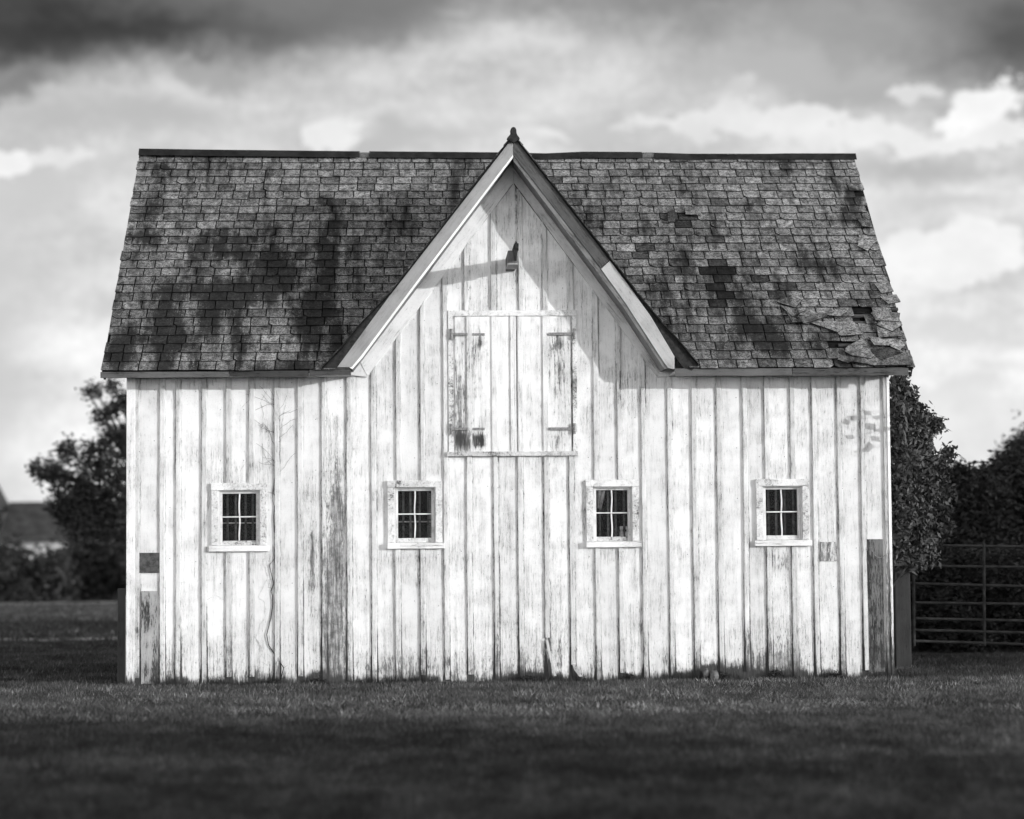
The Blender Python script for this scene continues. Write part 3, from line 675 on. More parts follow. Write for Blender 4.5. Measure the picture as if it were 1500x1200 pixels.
# slipped and broken slates in the lower right corner
LOOSE = [([(1186, 475), (1212, 474), (1247, 472), (1257, 480), (1226, 491)], 1.25), ([(1279, 459), (1318, 462), (1316, 476), (1282, 474), (1275, 462)], 1.1), ([(1283, 480), (1290, 474), (1319, 474), (1321, 480), (1306, 491)], 1.3), ([(1283, 482), (1306, 492), (1316, 490), (1322, 498), (1286, 500)], 1.2),
    ([(1271, 498), (1290, 500), (1305, 511), (1300, 513), (1279, 512)], 1.6), ([(1290, 504), (1301, 499), (1318, 500), (1325, 509), (1317, 518)], 1.7), ([(1272, 514), (1302, 512), (1322, 520), (1290, 533), (1279, 524)], .34), ([(1240, 511), (1262, 498), (1269, 497), (1275, 520), (1280, 526), (1275, 531), (1247, 526), (1236, 519)], 1.35),
    ([(1246, 478), (1266, 485), (1262, 496), (1230, 498), (1226, 494)], 1.15), ([(1230, 526), (1251, 529), (1250, 535), (1240, 538), (1226, 533)], 1.4), ([(1138, 446), (1144, 438), (1176, 440), (1164, 455)], 1.35), ([(1142, 450), (1165, 456), (1180, 458), (1160, 469)], 1.2), ([(1150, 457), (1158, 468), (1176, 477), (1160, 478)], 1.0),
    ([(1166, 470), (1195, 462), (1216, 466), (1190, 476), (1176, 480)], .8), ([(1210, 468), (1222, 459), (1240, 462), (1230, 470)], 1.2), ([(1258, 345), (1274, 347), (1283, 356), (1270, 372), (1256, 364)], 1.4), ([(1254, 322), (1272, 324), (1276, 338), (1262, 336)], 1.3), ([(1250, 535), (1252, 528), (1332, 516), (1337, 540), (1280, 541)], .9), ([(1280, 420), (1300, 415), (1308, 432), (1290, 436)], 1.2), ([(1288, 440), (1312, 436), (1318, 448), (1300, 452)], 1.3), ([(978, 313), (985, 308), (990, 316), (988, 330), (978, 330)], .3), ([(1002, 306), (1028, 308), (1026, 320), (1004, 319)], .9)]
for n_, (pl, tn) in enumerate(LOOSE):
    P = [roof_uv(a, b) for a, b in pl]; ar = sum(P[i][0]*P[(i+1) % len(P)][1]-P[(i+1) % len(P)][0]*P[i][1] for i in range(len(P)))
    if ar < 0: P = P[::-1]
    slatebox(q, P, .014+.006*(n_ % 5), .024, tn, .014)
sl_o = q.build('roof_slates', SLATE, barn)
for (a, b, c, d) in ((1238, 1284, 460, 463), (1240, 1290, 470, 473), (1228, 1300, 503, 506), (1296, 1316, 450, 453)):
    (u0, v1_), (u1, v0_) = roof_uv(a, c), roof_uv(b, d); q = MB()
    q.add([roofp(u0, v0_, h) if k == 0 else roofp(u1, v0_, h) if k == 1 else roofp(u1, v1_, h) if k == 2 else roofp(u0, v1_, h) for h in (-.006, -.028) for k in range(4)], [(0, 1, 2, 3), (0, 4, 5, 1), (1, 5, 6, 2), (2, 6, 7, 3), (3, 7, 4, 0)], .9)
    q.build('roof_batten', FASC, barn)
# back slope: deck and slates
q = MB(); y2 = 2*RY1-GY
def backp(u_, v_, h): p = roofp(u_, v_, h); return Vector((p.x, 2*RY1-p.y, p.z))
for r in range(0, NR):
    u_ = XE0
    while u_ < XE1-.1:
        wd = random.uniform(.2, .27); a, b = u_, min(u_+wd, XE1); u_ += wd+.003; v0 = r*EXPOS
        vs = [backp(a, v0, .006), backp(b, v0, .006), backp(b, v0+EXPOS+.04, -.012), backp(a, v0+EXPOS+.04, -.012), backp(a, v0, -.004), backp(b, v0, -.004)]
        q.add(vs, [(3, 2, 1, 0), (0, 1, 5, 4)], random.gauss(.95, .2), 0, .2*random.random())
q.build('rear_roof_slates', SLATE, barn)
q = MB(); q.add([backp(XE0, 0, -.03), backp(XE1, 0, -.03), backp(XE1, LEN, -.03), backp(XE0, LEN, -.03)], [(3, 2, 1, 0)]); q.build('rear_roof_deck', UNDER, barn)
# verges: thin boards under the slate edge
for xe in (XE0+.012, XE1-.04):
    for f_ in (roofp, backp):
        q = MB(); vs = [f_(xe, 0, -.035), f_(xe+.028, 0, -.035), f_(xe+.028, 0, -.14), f_(xe, 0, -.14), f_(xe, LEN, -.035), f_(xe+.028, LEN, -.035), f_(xe+.028, LEN, -.14), f_(xe, LEN, -.14)]
        q.add(vs, [(0, 1, 2, 3), (7, 6, 5, 4), (0, 4, 5, 1), (1, 5, 6, 2), (2, 6, 7, 3), (3, 7, 4, 0)]); q.build('verge_board', BLACK, barn)
# ridge cap in three lengths, wavy
rp = [(204, 222), (300, 223.5), (527, 226)], [(541, 226), (727, 227.5), (800, 229), (855, 226.5), (940, 227)], [(958, 228), (1060, 231), (1150, 229), (1253, 229)]
for n_, seg in enumerate(rp):
    q = MB(); vs = []; fs = []
    P = [at(a, b, RY1) for a, b in seg]
    for p in P:
        for (oy, oz) in ((-.10, -.065), (-.03, .035), (.03, .035), (.10, -.065), (.03, .0), (-.03, .0)): vs.append((p.x, RY1+oy, p.z+oz))
    for i in range(len(P)-1):
        for j in range(6): fs.append((6*i+j, 6*i+(j+1) % 6, 6*i+6+(j+1) % 6, 6*i+6+j))
    fs += [(5, 4, 3, 2, 1, 0), tuple(6*(len(P)-1)+j for j in range(6))]
    q.add(vs, fs); q.build('ridge_cap', METAL, barn)
for a in (534, 949):
    p = at(a, 226.5, RY1); q = MB(); q.box(p.x-.08, p.x+.08, RY1-.05, RY1+.05, p.z-.05, p.z+.02); q.build('ridge_cap', IRON, barn)
# eaves: fascia, frieze and soffit
def fascia(a, b, yt0, yt1, yb0, yb1, m, tone, y=GY+.01, wear=.1, dirt=0):
    P = [xz(a, yb0, y), xz(b, yb1, y), xz(b, yt1, y), xz(a, yt0, y)]
    q = MB(); n = max(1, int((b-a)/20)); vs, fs = [], []
    for i in range(n+1):
        f = i/n; lo = (P[0][0]+(P[1][0]-P[0][0])*f, P[0][1]+(P[1][1]-P[0][1])*f+random.uniform(-.004, .004)); hi = (lo[0], P[3][1]+(P[2][1]-P[3][1])*f)
        vs += [(lo[0], y, lo[1]), (hi[0], y, hi[1]), (hi[0], y+.03, hi[1]), (lo[0], y+.03, lo[1])]
    for i in range(n):
        for j in range(4): fs.append((4*i+j, 4*i+4+j, 4*i+4+(j+1) % 4, 4*i+(j+1) % 4))
    fs += [(0, 1, 2, 3), (4*n+3, 4*n+2, 4*n+1, 4*n)]
    q.add(vs, fs, tone, wear, dirt); return q.build('eave_fascia', m, barn)
random.seed(4)
fascia(147, 335, 545, 544.5, 553.5, 552.5, FASC, 1.5, wear=0); fascia(336, 452, 543, 543, 551, 551.5, FASC, .7, dirt=.2)
fascia(453, 514, 540, 538, 551, 549, FASC, 1.0); fascia(989, 1160, 540, 539.5, 551, 550, FASC, 1.6, wear=-.05); fascia(1161, 1331, 539.5, 538, 550.5, 550, FASC, 1.3, dirt=.05)
zf0, zf1 = xz(750, 552, GY)[1], WT
for (a, b) in ((XE0+.03, xz(514, 550, GY)[0]), (xz(988, 550, GY)[0], XE1-.03)):
    q = MB(); q.box(a, b, GY+.042, -.004, WT-.045, WT-.03, .7, .1); q.build('eave_soffit', PAINTX, barn)
# --- gable roof: swept profile
q = MB()
YK = 2.55; n = len(PROF); vs = []
for (x, z) in PROF: vs += [(x, GY-.022, z+.004), (x, YK, z+.004), (x, GY-.022, z-.024), (x, YK, z-.024)]
fs = []
for i in range(n-1):
    a, b = 4*i, 4*i+4
    fs += [(a, b, b+1, a+1), (a+2, a+3, b+3, b+2), (a, a+2, b+2, b), (a+1, b+1, b+3, a+3)]
fs += [(0, 1, 3, 2), (4*n-4, 4*n-2, 4*n-1, 4*n-3)]
q.add(vs, fs); q.build('gable_roof_deck', UNDER, barn)
q = MB(); random.seed(77)
for side in (0, 1):
    pf = PROF[:5][::-1] if side == 0 else PROF[4:]
    # arclength param
    L = [0.0]
    for p0, p1 in zip(pf, pf[1:]): L.append(L[-1]+math.hypot(p1[0]-p0[0], p1[1]-p0[1]))
    def pp(s_):
        s_ = min(max(s_, 0), L[-1])
        for i in range(len(L)-1):
            if s_ <= L[i+1]: f = (s_-L[i])/(L[i+1]-L[i]); return (pf[i][0]+(pf[i+1][0]-pf[i][0])*f, pf[i][1]+(pf[i+1][1]-pf[i][1])*f, (pf[i+1][0]-pf[i][0])/(L[i+1]-L[i]), (pf[i+1][1]-pf[i][1])/(L[i+1]-L[i]))
    rows = int(L[-1]/.17)
    for r in range(rows):
        s0, s1 = L[-1]*r/rows-.03, L[-1]*(r+1)/rows; A, B = pp(s0), pp(s1)
        nx_, nz_ = (-A[3], A[2]) if side == 1 else (A[3], -A[2])
        y_ = GY-.028-random.uniform(0, .01)
        while y_ < 2.3:
            wd = random.uniform(.2, .27); yb = y_+wd
            vs = [(A[0]+nx_*.006, y_, A[1]+nz_*.006), (A[0]+nx_*.006, yb-.004, A[1]+nz_*.006), (B[0]+nx_*.018, yb-.004, B[1]+nz_*.018), (B[0]+nx_*.018, y_, B[1]+nz_*.018), (B[0]+nx_*.004, yb-.004, B[1]+nz_*.004), (B[0]+nx_*.004, y_, B[1]+nz_*.004), (A[0], y_, A[1])]
            fs = [(0, 1, 2, 3), (3, 2, 4, 5), (0, 3, 5, 6)]
            if side == 0: fs = [f[::-1] for f in fs]
            q.add(vs, fs, random.gauss(.6, .12), 0, .35); y_ = yb
q.build('gable_roof_slates', SLATE, barn)
q = MB(); q.tube([(APX, GY-.03, APZ+.012), (APX, YK, APZ+.012)], .028, 8); q.build('gable_ridge_cap', METAL, barn)
# finial: saddle and knob
q = MB(); a = xz(752, 188, GY)
P = [xz(px, py, GY-.04) for px, py in ((742, 203), (752, 210), (762, 203), (757, 196), (756.5, 190), (755, 186.5), (752, 185.5), (749, 187), (747.5, 191), (748, 196))]
q.prism(P, GY-.04, GY+.05); q.build('finial', BLACK, barn, bevel=.012)
# --- hay beam with pulley
hb = empty('hay_beam'); hb.parent = barn
x0, z1 = xz(744, 367, -.72); x1, z0 = xz(757.5, 386, -.72)
q = MB(); q.box(x0, x1, -.72, .0, z0, z1, .55, .1, .25); q.build('beam', DARKW, hb, bevel=.005)
q = MB(); q.box(x0-.006, x1+.012, -.74, -.3, z0-.014, z0-.001, .5, .1); q.build('sill_strip', PAINTD, hb)
P = [xz(px, py, -.75) for px, py in ((752, 369), (750, 366), (753, 358), (755.5, 353), (758, 357), (759, 366), (757.5, 372), (756.5, 382), (753.5, 382))]
q = MB(); q.prism(P[::-1], -.78, -.73); q.build('pulley', BLACK, hb, bevel=.006)
o = at(757, 362, -.75); q = MB(); q.tube([(o.x-.02, -.755, o.z), (o.x+.02, -.755, o.z)], .045, 14); q.build('pulley_wheel', BLACK, hb)

# ---------------------------------------------------------------- loose things at the wall
for (pts, wd, lb) in (([(801, 938), (806, 962), (813, 990)], .015, 'longer broken batten sprung loose and leaning at the middle of the wall'), ([(841, 974), (844, 982), (851, 991)], .022, 'short broken batten end leaning right of the longer one')):
    q = MB(); vs = []; n = len(pts)
    for i, (a, b) in enumerate(pts):
        p = at(a, b, -.02); y0 = -.022-.03*i/(n-1)
        vs += [(p.x-wd, y0-.018, max(p.z, GZ)), (p.x+wd, y0-.018, max(p.z, GZ)), (p.x+wd, y0, max(p.z, GZ)), (p.x-wd, y0, max(p.z, GZ))]
    fs = [(0, 1, 2, 3), (4*n-1, 4*n-2, 4*n-3, 4*n-4)]
    for i in range(n-1):
        for j in range(4): fs.append((4*i+j, 4*i+4+j, 4*i+4+(j+1) % 4, 4*i+(j+1) % 4))
    q.add(vs, fs, .72, .2, .12); tag(q.build('broken_batten', PAINT, bevel=.003), lb, 'batten')
def rock(name, c, r, seed, lb, m):
    import bmesh
    bm = bmesh.new(); bmesh.ops.create_icosphere(bm, subdivisions=2, radius=1)
    random.seed(seed)
    for v_ in bm.verts:
        k = 1+random.uniform(-.18, .18); v_.co = Vector((v_.co.x*r[0]*k, v_.co.y*r[1]*k, v_.co.z*r[2]*k))
    me = bpy.data.meshes.new(name); bm.to_mesh(me); bm.free(); me.materials.append(m); o = bpy.data.objects.new(name, me); COL.objects.link(o); o.location = c
    return tag(o, lb, 'rock')
p = at(1046, 986, -.12); rock('rock', (p.x, -.12, .02), (.055, .06, .07), 4, 'larger pale stone lying at the rotted foot of the wall', STONE)
p = at(1034, 980, -.08); rock('rock', (p.x, -.08, .05), (.035, .05, .06), 6, 'smaller pale stone upright beside the larger stone', STONE)

# vine on the wall
def wallpath(pts, y=-.009, jit=.0):
    return [at(a, b, y-.004*((i*7) % 3)) for i, (a, b) in enumerate(pts)]
q = MB()
main = [(409, 1000), (412, 990), (416, 978), (404, 962), (394, 945), (391, 930), (396, 905), (400, 885), (399, 873), (397, 866), (401, 855), (398, 843), (395, 828), (402, 818), (407, 805), (409, 795), (403, 780), (401, 760), (402, 742), (407, 731), (400, 722), (403, 700), (404, 670), (401, 640), (404, 610), (402, 580), (404, 558)]
random.seed(8)
mp = wallpath([(a+random.uniform(-.8, .8), b) for a, b in main]); nn = len(mp); q.tube(mp, [.0068-.004*i/nn for i in range(nn)], 6)
brs = [[(407, 731), (398, 722), (392, 721)], [(399, 848), (394, 849), (397, 862)], [(398, 862), (392, 860)], [(402, 742), (398, 730), (402, 715)], [(416, 978), (421, 975)], [(409, 990), (405, 996)], [(401, 930), (399, 925), (402, 921), (405, 925)]]
for k in range(26):
    b0 = random.choice([(403, random.uniform(560, 700))]); s_ = random.choice([-1, -1, 1]); L_ = random.uniform(15, 48); pts = [b0]; a_ = R(random.uniform(20, 75)); cx, cy = b0
    for i in range(5):
        a_ += random.uniform(-.4, .4); cx += s_*math.cos(a_)*L_/5; cy -= math.sin(a_)*L_/5
        if cy < 560: break
        pts.append((cx, cy))
    if len(pts) > 2: brs.append(pts)
for b in brs: q.tube(wallpath(b, -.006), .0013, 4)
vn = empty('wall_vine', (at(409, 1000).x, -.03, 0)); tag(vn, 'thin bare vine climbing the wall beside the leftmost window', 'vine')
o = q.build('stem', VINE, vn); o.matrix_parent_inverse = Matrix.Translation(-vn.location)
random.seed(12)
for pts in ([(394, 812), (384, 823), (387, 828), (392, 846), (383, 866), (378, 875), (388, 882), (389, 902), (380, 920), (375, 934), (386, 956), (379, 966), (392, 975)], [(375, 934), (380, 945), (383, 958)], [(316, 940), (320, 960), (317, 985), (322, 996)], [(305, 700), (312, 694), (330, 692)], [(300, 880), (316, 872), (330, 880)], [(352, 600), (366, 585), (372, 570)], [(372, 660), (366, 640), (372, 612), (365, 590)], [(420, 590), (414, 610), (412, 640)], [(380, 640), (388, 615), (382, 590), (392, 570)], [(352, 690), (362, 676), (358, 660)]):
    pp_ = []
    for (a0, b0), (a1, b1) in zip(pts, pts[1:]):
        for k in range(3): pp_.append((a0+(a1-a0)*k/3+random.uniform(-1, 1), b0+(b1-b0)*k/3))
    pp_.append(pts[-1]); q = MB(); q.tube(wallpath(pp_, .001), .0024, 4)
    o = q.build('dried_tendril', VINEG, vn); o.matrix_parent_inverse = Matrix.Translation(-vn.location)

# ---------------------------------------------------------------- foliage
def leafcloud(name, blobs, n, size, m, parent=None, seed=0, droop=0.0, shell=.35):
    """blobs: (x, y, z, rx, ry, rz); leaves are folded four-corner faces gathered in twigs"""
    g_ = np.random.default_rng(seed); B = np.array(blobs, float)
    wgt = B[:, 3]*B[:, 5]; wgt /= wgt.sum()
    nt_ = n//7; idx = g_.choice(len(B), nt_, p=wgt)
    d = g_.normal(size=(nt_, 3)); d /= np.linalg.norm(d, axis=1)[:, None]
    r_ = (shell+(1-shell)*g_.random(nt_)**.6)*(1+.16*g_.normal(size=nt_))
    tw = B[idx, :3]+d*r_[:, None]*B[idx, 3:6]
    tt = .65+.7*g_.random(nt_)
    c = np.repeat(tw, 7, 0)+g_.normal(size=(nt_*7, 3))*size*1.15
    tn = np.repeat(tt, 7)*(.75+.5*g_.random(nt_*7)); N = len(c)
    c[:, 2] = np.maximum(c[:, 2], GZ+size*.3)
    a = g_.normal(size=(N, 3)); a[:, 2] = a[:, 2]*.5-droop; a /= np.linalg.norm(a, axis=1)[:, None]
    b = np.cross(a, g_.normal(size=(N, 3))); b /= np.linalg.norm(b, axis=1)[:, None]
    s_ = size*(.6+.7*g_.random(N))[:, None]
    V = np.stack([c-a*s_, c+b*s_*.42+a*s_*-.1, c+a*s_, c-b*s_*.42+a*s_*-.1], 1).reshape(-1, 3)
    return npmesh(name, V, np.arange(4*N).reshape(-1, 4), np.repeat(tn, 4), m, parent)
def trunk(parent, base, blobs, r0=.14, seed=0, upright=False):
    q = MB(); random.seed(seed); b = Vector(base); zt = min(p[2] for p in blobs)
    top = Vector((sum(p[0] for p in blobs)/len(blobs), sum(p[1] for p in blobs)/len(blobs), max(zt, 1.0)))
    if upright: top.x, top.y = b.x, b.y
    q.tube([b, b.lerp(top, .5)+Vector((.05, 0, 0)), top], [r0, r0*.75, r0*.55], 8)
    for p in blobs:
        e = Vector(p[:3]); m_ = top.lerp(e, .5)+Vector((random.uniform(-.15, .15), random.uniform(-.15, .15), .1)); q.tube([top, m_, e], [r0*.5, r0*.3, r0*.12], 6)
    return q.build('trunk', BARK, parent)
def tree(label, base, blobs, n, size, seed, m=LEAF, group=None, r0=.14, cat='tree', name='tree', upright=False, **kw):
    tr = empty(name, base); tag(tr, label, cat, group)
    inv = Matrix.Translation(-Vector(base))
    a = leafcloud('crown', blobs, n, size, m, tr, seed, **kw); a.matrix_parent_inverse = inv
    b = trunk(tr, base, blobs, r0, seed, upright); b.matrix_parent_inverse = inv
    return tr
def pxb(px, py, r, y, k=1.0):                    # crown lobe seen at (px, py) with radius r pixels, standing at depth y
    p = at(px, py, y); s_ = (y-CAM.y)/FPX; return (p.x, p.y, p.z, r*s_, r*s_*k, r*s_)
yT = 22.0
bl = [pxb(a, b, r, yT) for a, b, r in ((80, 692, 24), (56, 688, 13), (100, 660, 16), (88, 655, 8), (120, 715, 34), (140, 668, 24), (160, 640, 18), (148, 612, 14), (165, 600, 14), (140, 572, 12), (166, 566, 13), (126, 573, 8), (182, 590, 16), (185, 630, 16), (175, 700, 50), (200, 650, 30), (185, 760, 45), (130, 760, 40), (105, 740, 32), (215, 580, 24), (92, 740, 20))]
p = at(235, 760, yT); tree('dark leafy tree showing past the left wall of the barn', (p.x, yT, 0), bl, 15000, .062, 3, shell=.3, upright=True)
# bushes far left
random.seed(2)
yB = 44
blb = [pxb(a, b, r, yB+random.uniform(-2, 2)) for a, b, r in ((-30, 835, 38), (10, 830, 36), (45, 850, 36), (80, 849, 34), (110, 830, 36), (145, 828, 38), (180, 830, 40), (215, 830, 40), (150, 850, 30), (60, 852, 26), (10, 852, 28))]
q_ = leafcloud('hedge', blb, 16000, .13, LEAFB, seed=5); tag(q_, 'long low dark hedge in front of the distant farmhouse', 'hedge')
# farmhouse far left
yF = 62; fh = empty('farmhouse', (at(0, 800, yF).x, yF, 0)); tag(fh, 'distant farmhouse with dark roofs and pale walls beyond the hedge', 'house'); inv = Matrix.Translation(-fh.location)
def fpart(name, m, f):
    q = MB(); f(q); o = q.build(name, m, fh); o.matrix_parent_inverse = inv
A = at(18, 737, yF); B_ = at(150, 790, yF); zE = at(100, 791, yF).z
def long_wing(q): q.box(A.x-.5, B_.x+1.5, yF, yF+5, 0, zE)
fpart('wall', FARWALL, long_wing)
def roof1(q):
    x0, x1, z1 = A.x-.6, B_.x+1.8, A.z+.1; q.add([(x0, yF-.3, zE-.05), (x1, yF-.3, zE-.05), (x1, yF+2.5, z1), (x0, yF+2.5, z1), (x0, yF+5.3, zE-.05), (x1, yF+5.3, zE-.05)], [(0, 1, 2, 3), (3, 2, 5, 4), (0, 3, 4), (1, 5, 2)])
fpart('roof', FARROOF, roof1)
C_ = at(-42, 740, yF-3)
fpart('tall_wall', FARWALL, lambda q: q.box(C_.x-5, C_.x, yF-3, yF+4, 0, C_.z))
def roof2(q):
    z0, z1 = at(10, 745, yF-3).z, at(10, 697, yF-3).z; x0, x1 = C_.x-5.3, C_.x+.25; xr_ = C_.x+.45
    q.add([(x0, yF-3.3, z0), (x1, yF-3.3, z0), (xr_-.2, yF+.5, z1), (x0+1, yF+.5, z1), (x0, yF+4.3, z0), (x1, yF+4.3, z0)], [(0, 1, 2, 3), (3, 2, 5, 4), (1, 5, 2), (0, 3, 4)])
fpart('tall_roof', FARROOF, roof2)
# leafy climber against the right side wall
def climber():
    cl = empty('climbing_plant', (4.95, 1.2, 0)); tag(cl, 'dense leafy climber covering the right side wall of the barn', 'climber'); inv = Matrix.Translation(-cl.location)
    B = []
    random.seed(15)
    for a, b, r, y in ((1318, 572, 14, .5), (1330, 585, 14, .7), (1312, 600, 16, .3), (1330, 615, 20, .5), (1345, 610, 15, .9), (1320, 640, 22, .4), (1345, 645, 22, .8), (1368, 622, 11, 1.6), (1325, 680, 26, .5), (1350, 680, 24, 1.2), (1320, 720, 26, .5), (1345, 720, 28, 1.0), (1318, 760, 24, .5), (1340, 765, 28, .9), (1315, 800, 18, .6), (1335, 805, 24, .9), (1370, 690, 18, 1.8), (1375, 730, 22, 2), (1370, 770, 24, 2), (1355, 810, 22, 1.6), (1390, 665, 8, 2.4), (1316, 560, 10, .4)):
        p = at(a, b, y); s_ = (y-CAM.y)/FPX; B.append((max(p.x, 4.78+r*s_*.55), y, p.z, r*s_*.8, r*s_*1.2, r*s_))
    o = leafcloud('leaves', B, 26000, .043, LEAFV, cl, 8, droop=.8, shell=.2); o.matrix_parent_inverse = inv
    q = MB()
    for b in B[::2]: q.tube([(4.76, 1.2, 0), (4.78, .9, b[2]*.5), b[:3]], [.03, .02, .006], 5)
    o = q.build('stems', BARK, cl); o.matrix_parent_inverse = inv
climber()
# the sprig that throws leaf shadows on the wall by the right corner
sp = empty('vine_sprig', (4.9, .1, 0)); tag(sp, 'loose leafy vine shoot sticking out past the right corner', 'vine'); inv = Matrix.Translation(-sp.location)
g_ = np.random.default_rng(4); Vs = []
for (a, b, dd) in ((1270, 605, .42), (1250, 612, .4), (1275, 625, .44), (1285, 612, .4), (1245, 640, .42), (1272, 655, .45), (1282, 643, .4), (1262, 660, .42), (1240, 618, .4), (1290, 630, .38)):
    p = at(a, b, 0)+S*(dd/ -S.y*1.0 if False else .30+.06*g_.random())
    # walk back along the sun ray until beyond the corner
    k = max(0, (4.72-at(a, b, 0).x)/S.x)+.05+.1*g_.random(); p = at(a, b, 0)+S*k
    d1 = Vector(g_.normal(size=3)); d1 = (d1-S*d1.dot(S)).normalized(); d2 = S.cross(d1); s_ = .034+.02*g_.random()
    for o_ in (-d1*s_*1.3, d2*s_*.75, d1*s_*1.3, -d2*s_*.75): Vs.append(p+o_)
Vs = np.array([tuple(v_) for v_ in Vs])
o = npmesh('leaves', Vs, np.arange(len(Vs)).reshape(-1, 4), np.ones(len(Vs)), LEAFV, sp); o.matrix_parent_inverse = inv
q = MB(); cen = [Vs[4*i:4*i+4].mean(0) for i in range(len(Vs)//4)]
for c in cen: q.tube([(4.82, .25, c[2]-.1), ((4.82+c[0])/2, c[1]*.5+.12, c[2]+.01), tuple(c)], .003, 4)
o = q.build('stems', BARK, sp); o.matrix_parent_inverse = inv
# trees beyond the gate on the right
random.seed(6)
for i, (spec, y, n, sz, lb) in enumerate((
        (((1400, 790, 70), (1390, 730, 45), (1402, 700, 26), (1430, 740, 50), (1430, 820, 70), (1380, 860, 60)), 9, 26000, .055, 'round dark tree just behind the left half of the metal gate'),
        (((1500, 770, 80), (1480, 720, 50), (1455, 720, 34), (1442, 700, 18), (1530, 720, 70), (1510, 860, 80)), 11, 28000, .06, 'dark spreading tree behind the right half of the metal gate'),
        (((1490, 690, 34), (1500, 670, 26), (1530, 680, 60), (1475, 700, 26), (1550, 740, 80)), 24, 18000, .085, 'taller dark tree crown rising at the far right edge'))):
    bl = [pxb(a, b, r, y+random.uniform(-.4, .4), 1.2) for a, b, r in spec]
    cx = sum(b[0] for b in bl)/len(bl); tree(lb, (cx, y, 0), bl, n, sz, 20+i, group='trees beyond the gate')
blb = [pxb(a, b, r, 6.5+random.uniform(-.6, .6), 1.1) for a, b, r in ((1350, 900, 50), (1400, 910, 55), (1450, 905, 55), (1500, 900, 60), (1550, 900, 60), (1370, 850, 40), (1430, 850, 50), (1480, 850, 50), (1330, 860, 30), (1340, 940, 26), (1390, 945, 24), (1440, 945, 24), (1490, 945, 26))]
tag(leafcloud('undergrowth', blb, 36000, .045, LEAF, seed=41), 'dense dark undergrowth close behind the metal gate', 'bushes')

# ---------------------------------------------------------------- gate, posts
yg = 3.5; gt = empty('metal_gate', (at(1340, 975, yg).x, yg, 0)); tag(gt, 'dark tubular metal field gate with seven rails right of the barn', 'gate'); inv = Matrix.Translation(-gt.location)
for (a, b) in ((799, 801), (829, 831), (855, 859), (883, 885), (906, 909.5), (923, 927), (939, 944)):
    p0, p1 = at(1337, a, yg), at(1500, b, yg); p1 = p0+(p1-p0)*1.9; q = MB(); q.tube([p0, p1], .019, 8); o = q.build('rail', STEEL, gt); o.matrix_parent_inverse = inv
for a in (1338, 1441, 1560):
    q = MB(); q.tube([at(a, 796, yg-.002), at(a+1, 946, yg-.002)], .022, 8); o = q.build('stile', STEEL, gt); o.matrix_parent_inverse = inv
yp = 1.7; p0, p1 = at(1313, 986, yp), at(1333, 829, yp); q = MB(); q.box(p0.x, p1.x, yp, yp+.16, GZ, p1.z, .20, -.1, .0, .2)
tag(q.build('gate_post', DARKW, bevel=.01), 'thick square grey wooden post at the hinge of the gate', 'post')
p = at(1560, 975, yg); q = MB(); q.box(p.x+.1, p.x+.28, yg-.1, yg+.08, 0, 1.6, 1, 0, 0, .2)
for (a, b, zt_, yy, tn, lb) in ((172, 187, 862, .55, .25, 'tall dark wooden post close against the left corner of the barn'), (183, 189, 872, .25, .9, 'narrow grey stake between the dark post and the barn corner')):
    p0, p1 = at(a, 1000, yy), at(b, zt_, yy); q = MB(); q.box(p0.x, p1.x, yy, yy+.10, GZ, p1.z, tn, -.1, .1, .2)
    tag(q.build('fence_post', DARKW, bevel=.006), lb, 'post')

# ---------------------------------------------------------------- grass
def grass(name, n, xr, yr, h, seed, label, wfac=1.0, pale=1.0):
    g_ = np.random.default_rng(seed)
    x = g_.uniform(*xr, n); y = g_.uniform(*yr, n)
    keep = ~((x > -4.66) & (x < 4.66) & (y > -.005) & (y < 5.7)); x, y = x[keep], y[keep]; n = len(x)
    def vn2(sx, sy):
        G = g_.random((256, 256)); a, b = x/sx+900, y/sy+900; i, j = np.floor(a).astype(int), np.floor(b).astype(int); fa, fb = a-i, b-j; fa = fa*fa*(3-2*fa); fb = fb*fb*(3-2*fb)
        q_ = lambda p, r_: G[p % 256, r_ % 256]
        return (q_(i, j)*(1-fa)+q_(i+1, j)*fa)*(1-fb)+(q_(i, j+1)*(1-fa)+q_(i+1, j+1)*fa)*fb
    pat = .5*vn2(2.2, 1.3)+.5*vn2(.9, .7); pat2 = .5*vn2(.30, .34)+.5*vn2(.11, .13); pat = np.clip((pat-.5)*1.8+.5, 0, 1); pat2 = np.clip((pat2-.5)*1.9+.5, 0, 1)
    hh = h*(.5+.9*g_.random(n))*(.75+.5*pat2)
    an = g_.uniform(0, 2*np.pi, n); lean = g_.normal(0, .55, (n, 2))*hh[:, None]
    wd = (.0022+.002*g_.random(n))*wfac
    c, s_ = np.cos(an)*wd, np.sin(an)*wd
    V = np.empty((n, 3, 3)); V[:, 0] = np.stack([x-c, y-s_, np.full(n, GZ-.002)], 1); V[:, 1] = np.stack([x+c, y+s_, np.full(n, GZ-.002)], 1)
    V[:, 2] = np.stack([x+lean[:, 0], y+lean[:, 1], GZ+hh], 1)
    tn = pale*(.45+.9*g_.random(n)**1.5)*(.6+.6*pat)*(.55+.8*pat2)
    dry = g_.random(n) < .09; tn[dry] *= 2.3
    return tag(npmesh(name, V.reshape(-1, 3), np.arange(3*n).reshape(-1, 3), np.repeat(tn, 3), GRASSM), label, 'grass', kind='stuff')
grass('lawn_grass', 620000, (-8, 8), (-13.5, 0), .042, 1, 'short mown grass in front of the barn')
grass('sunlit_lawn_tufts', 70000, (-8, 8), (-5.3, -.1), .045, 8, 'coarser grass blades near the barn, paled to paint in the sunlit strip', 1.25, 2.9)  # blade tone raised so the strip near the wall looks sunlit
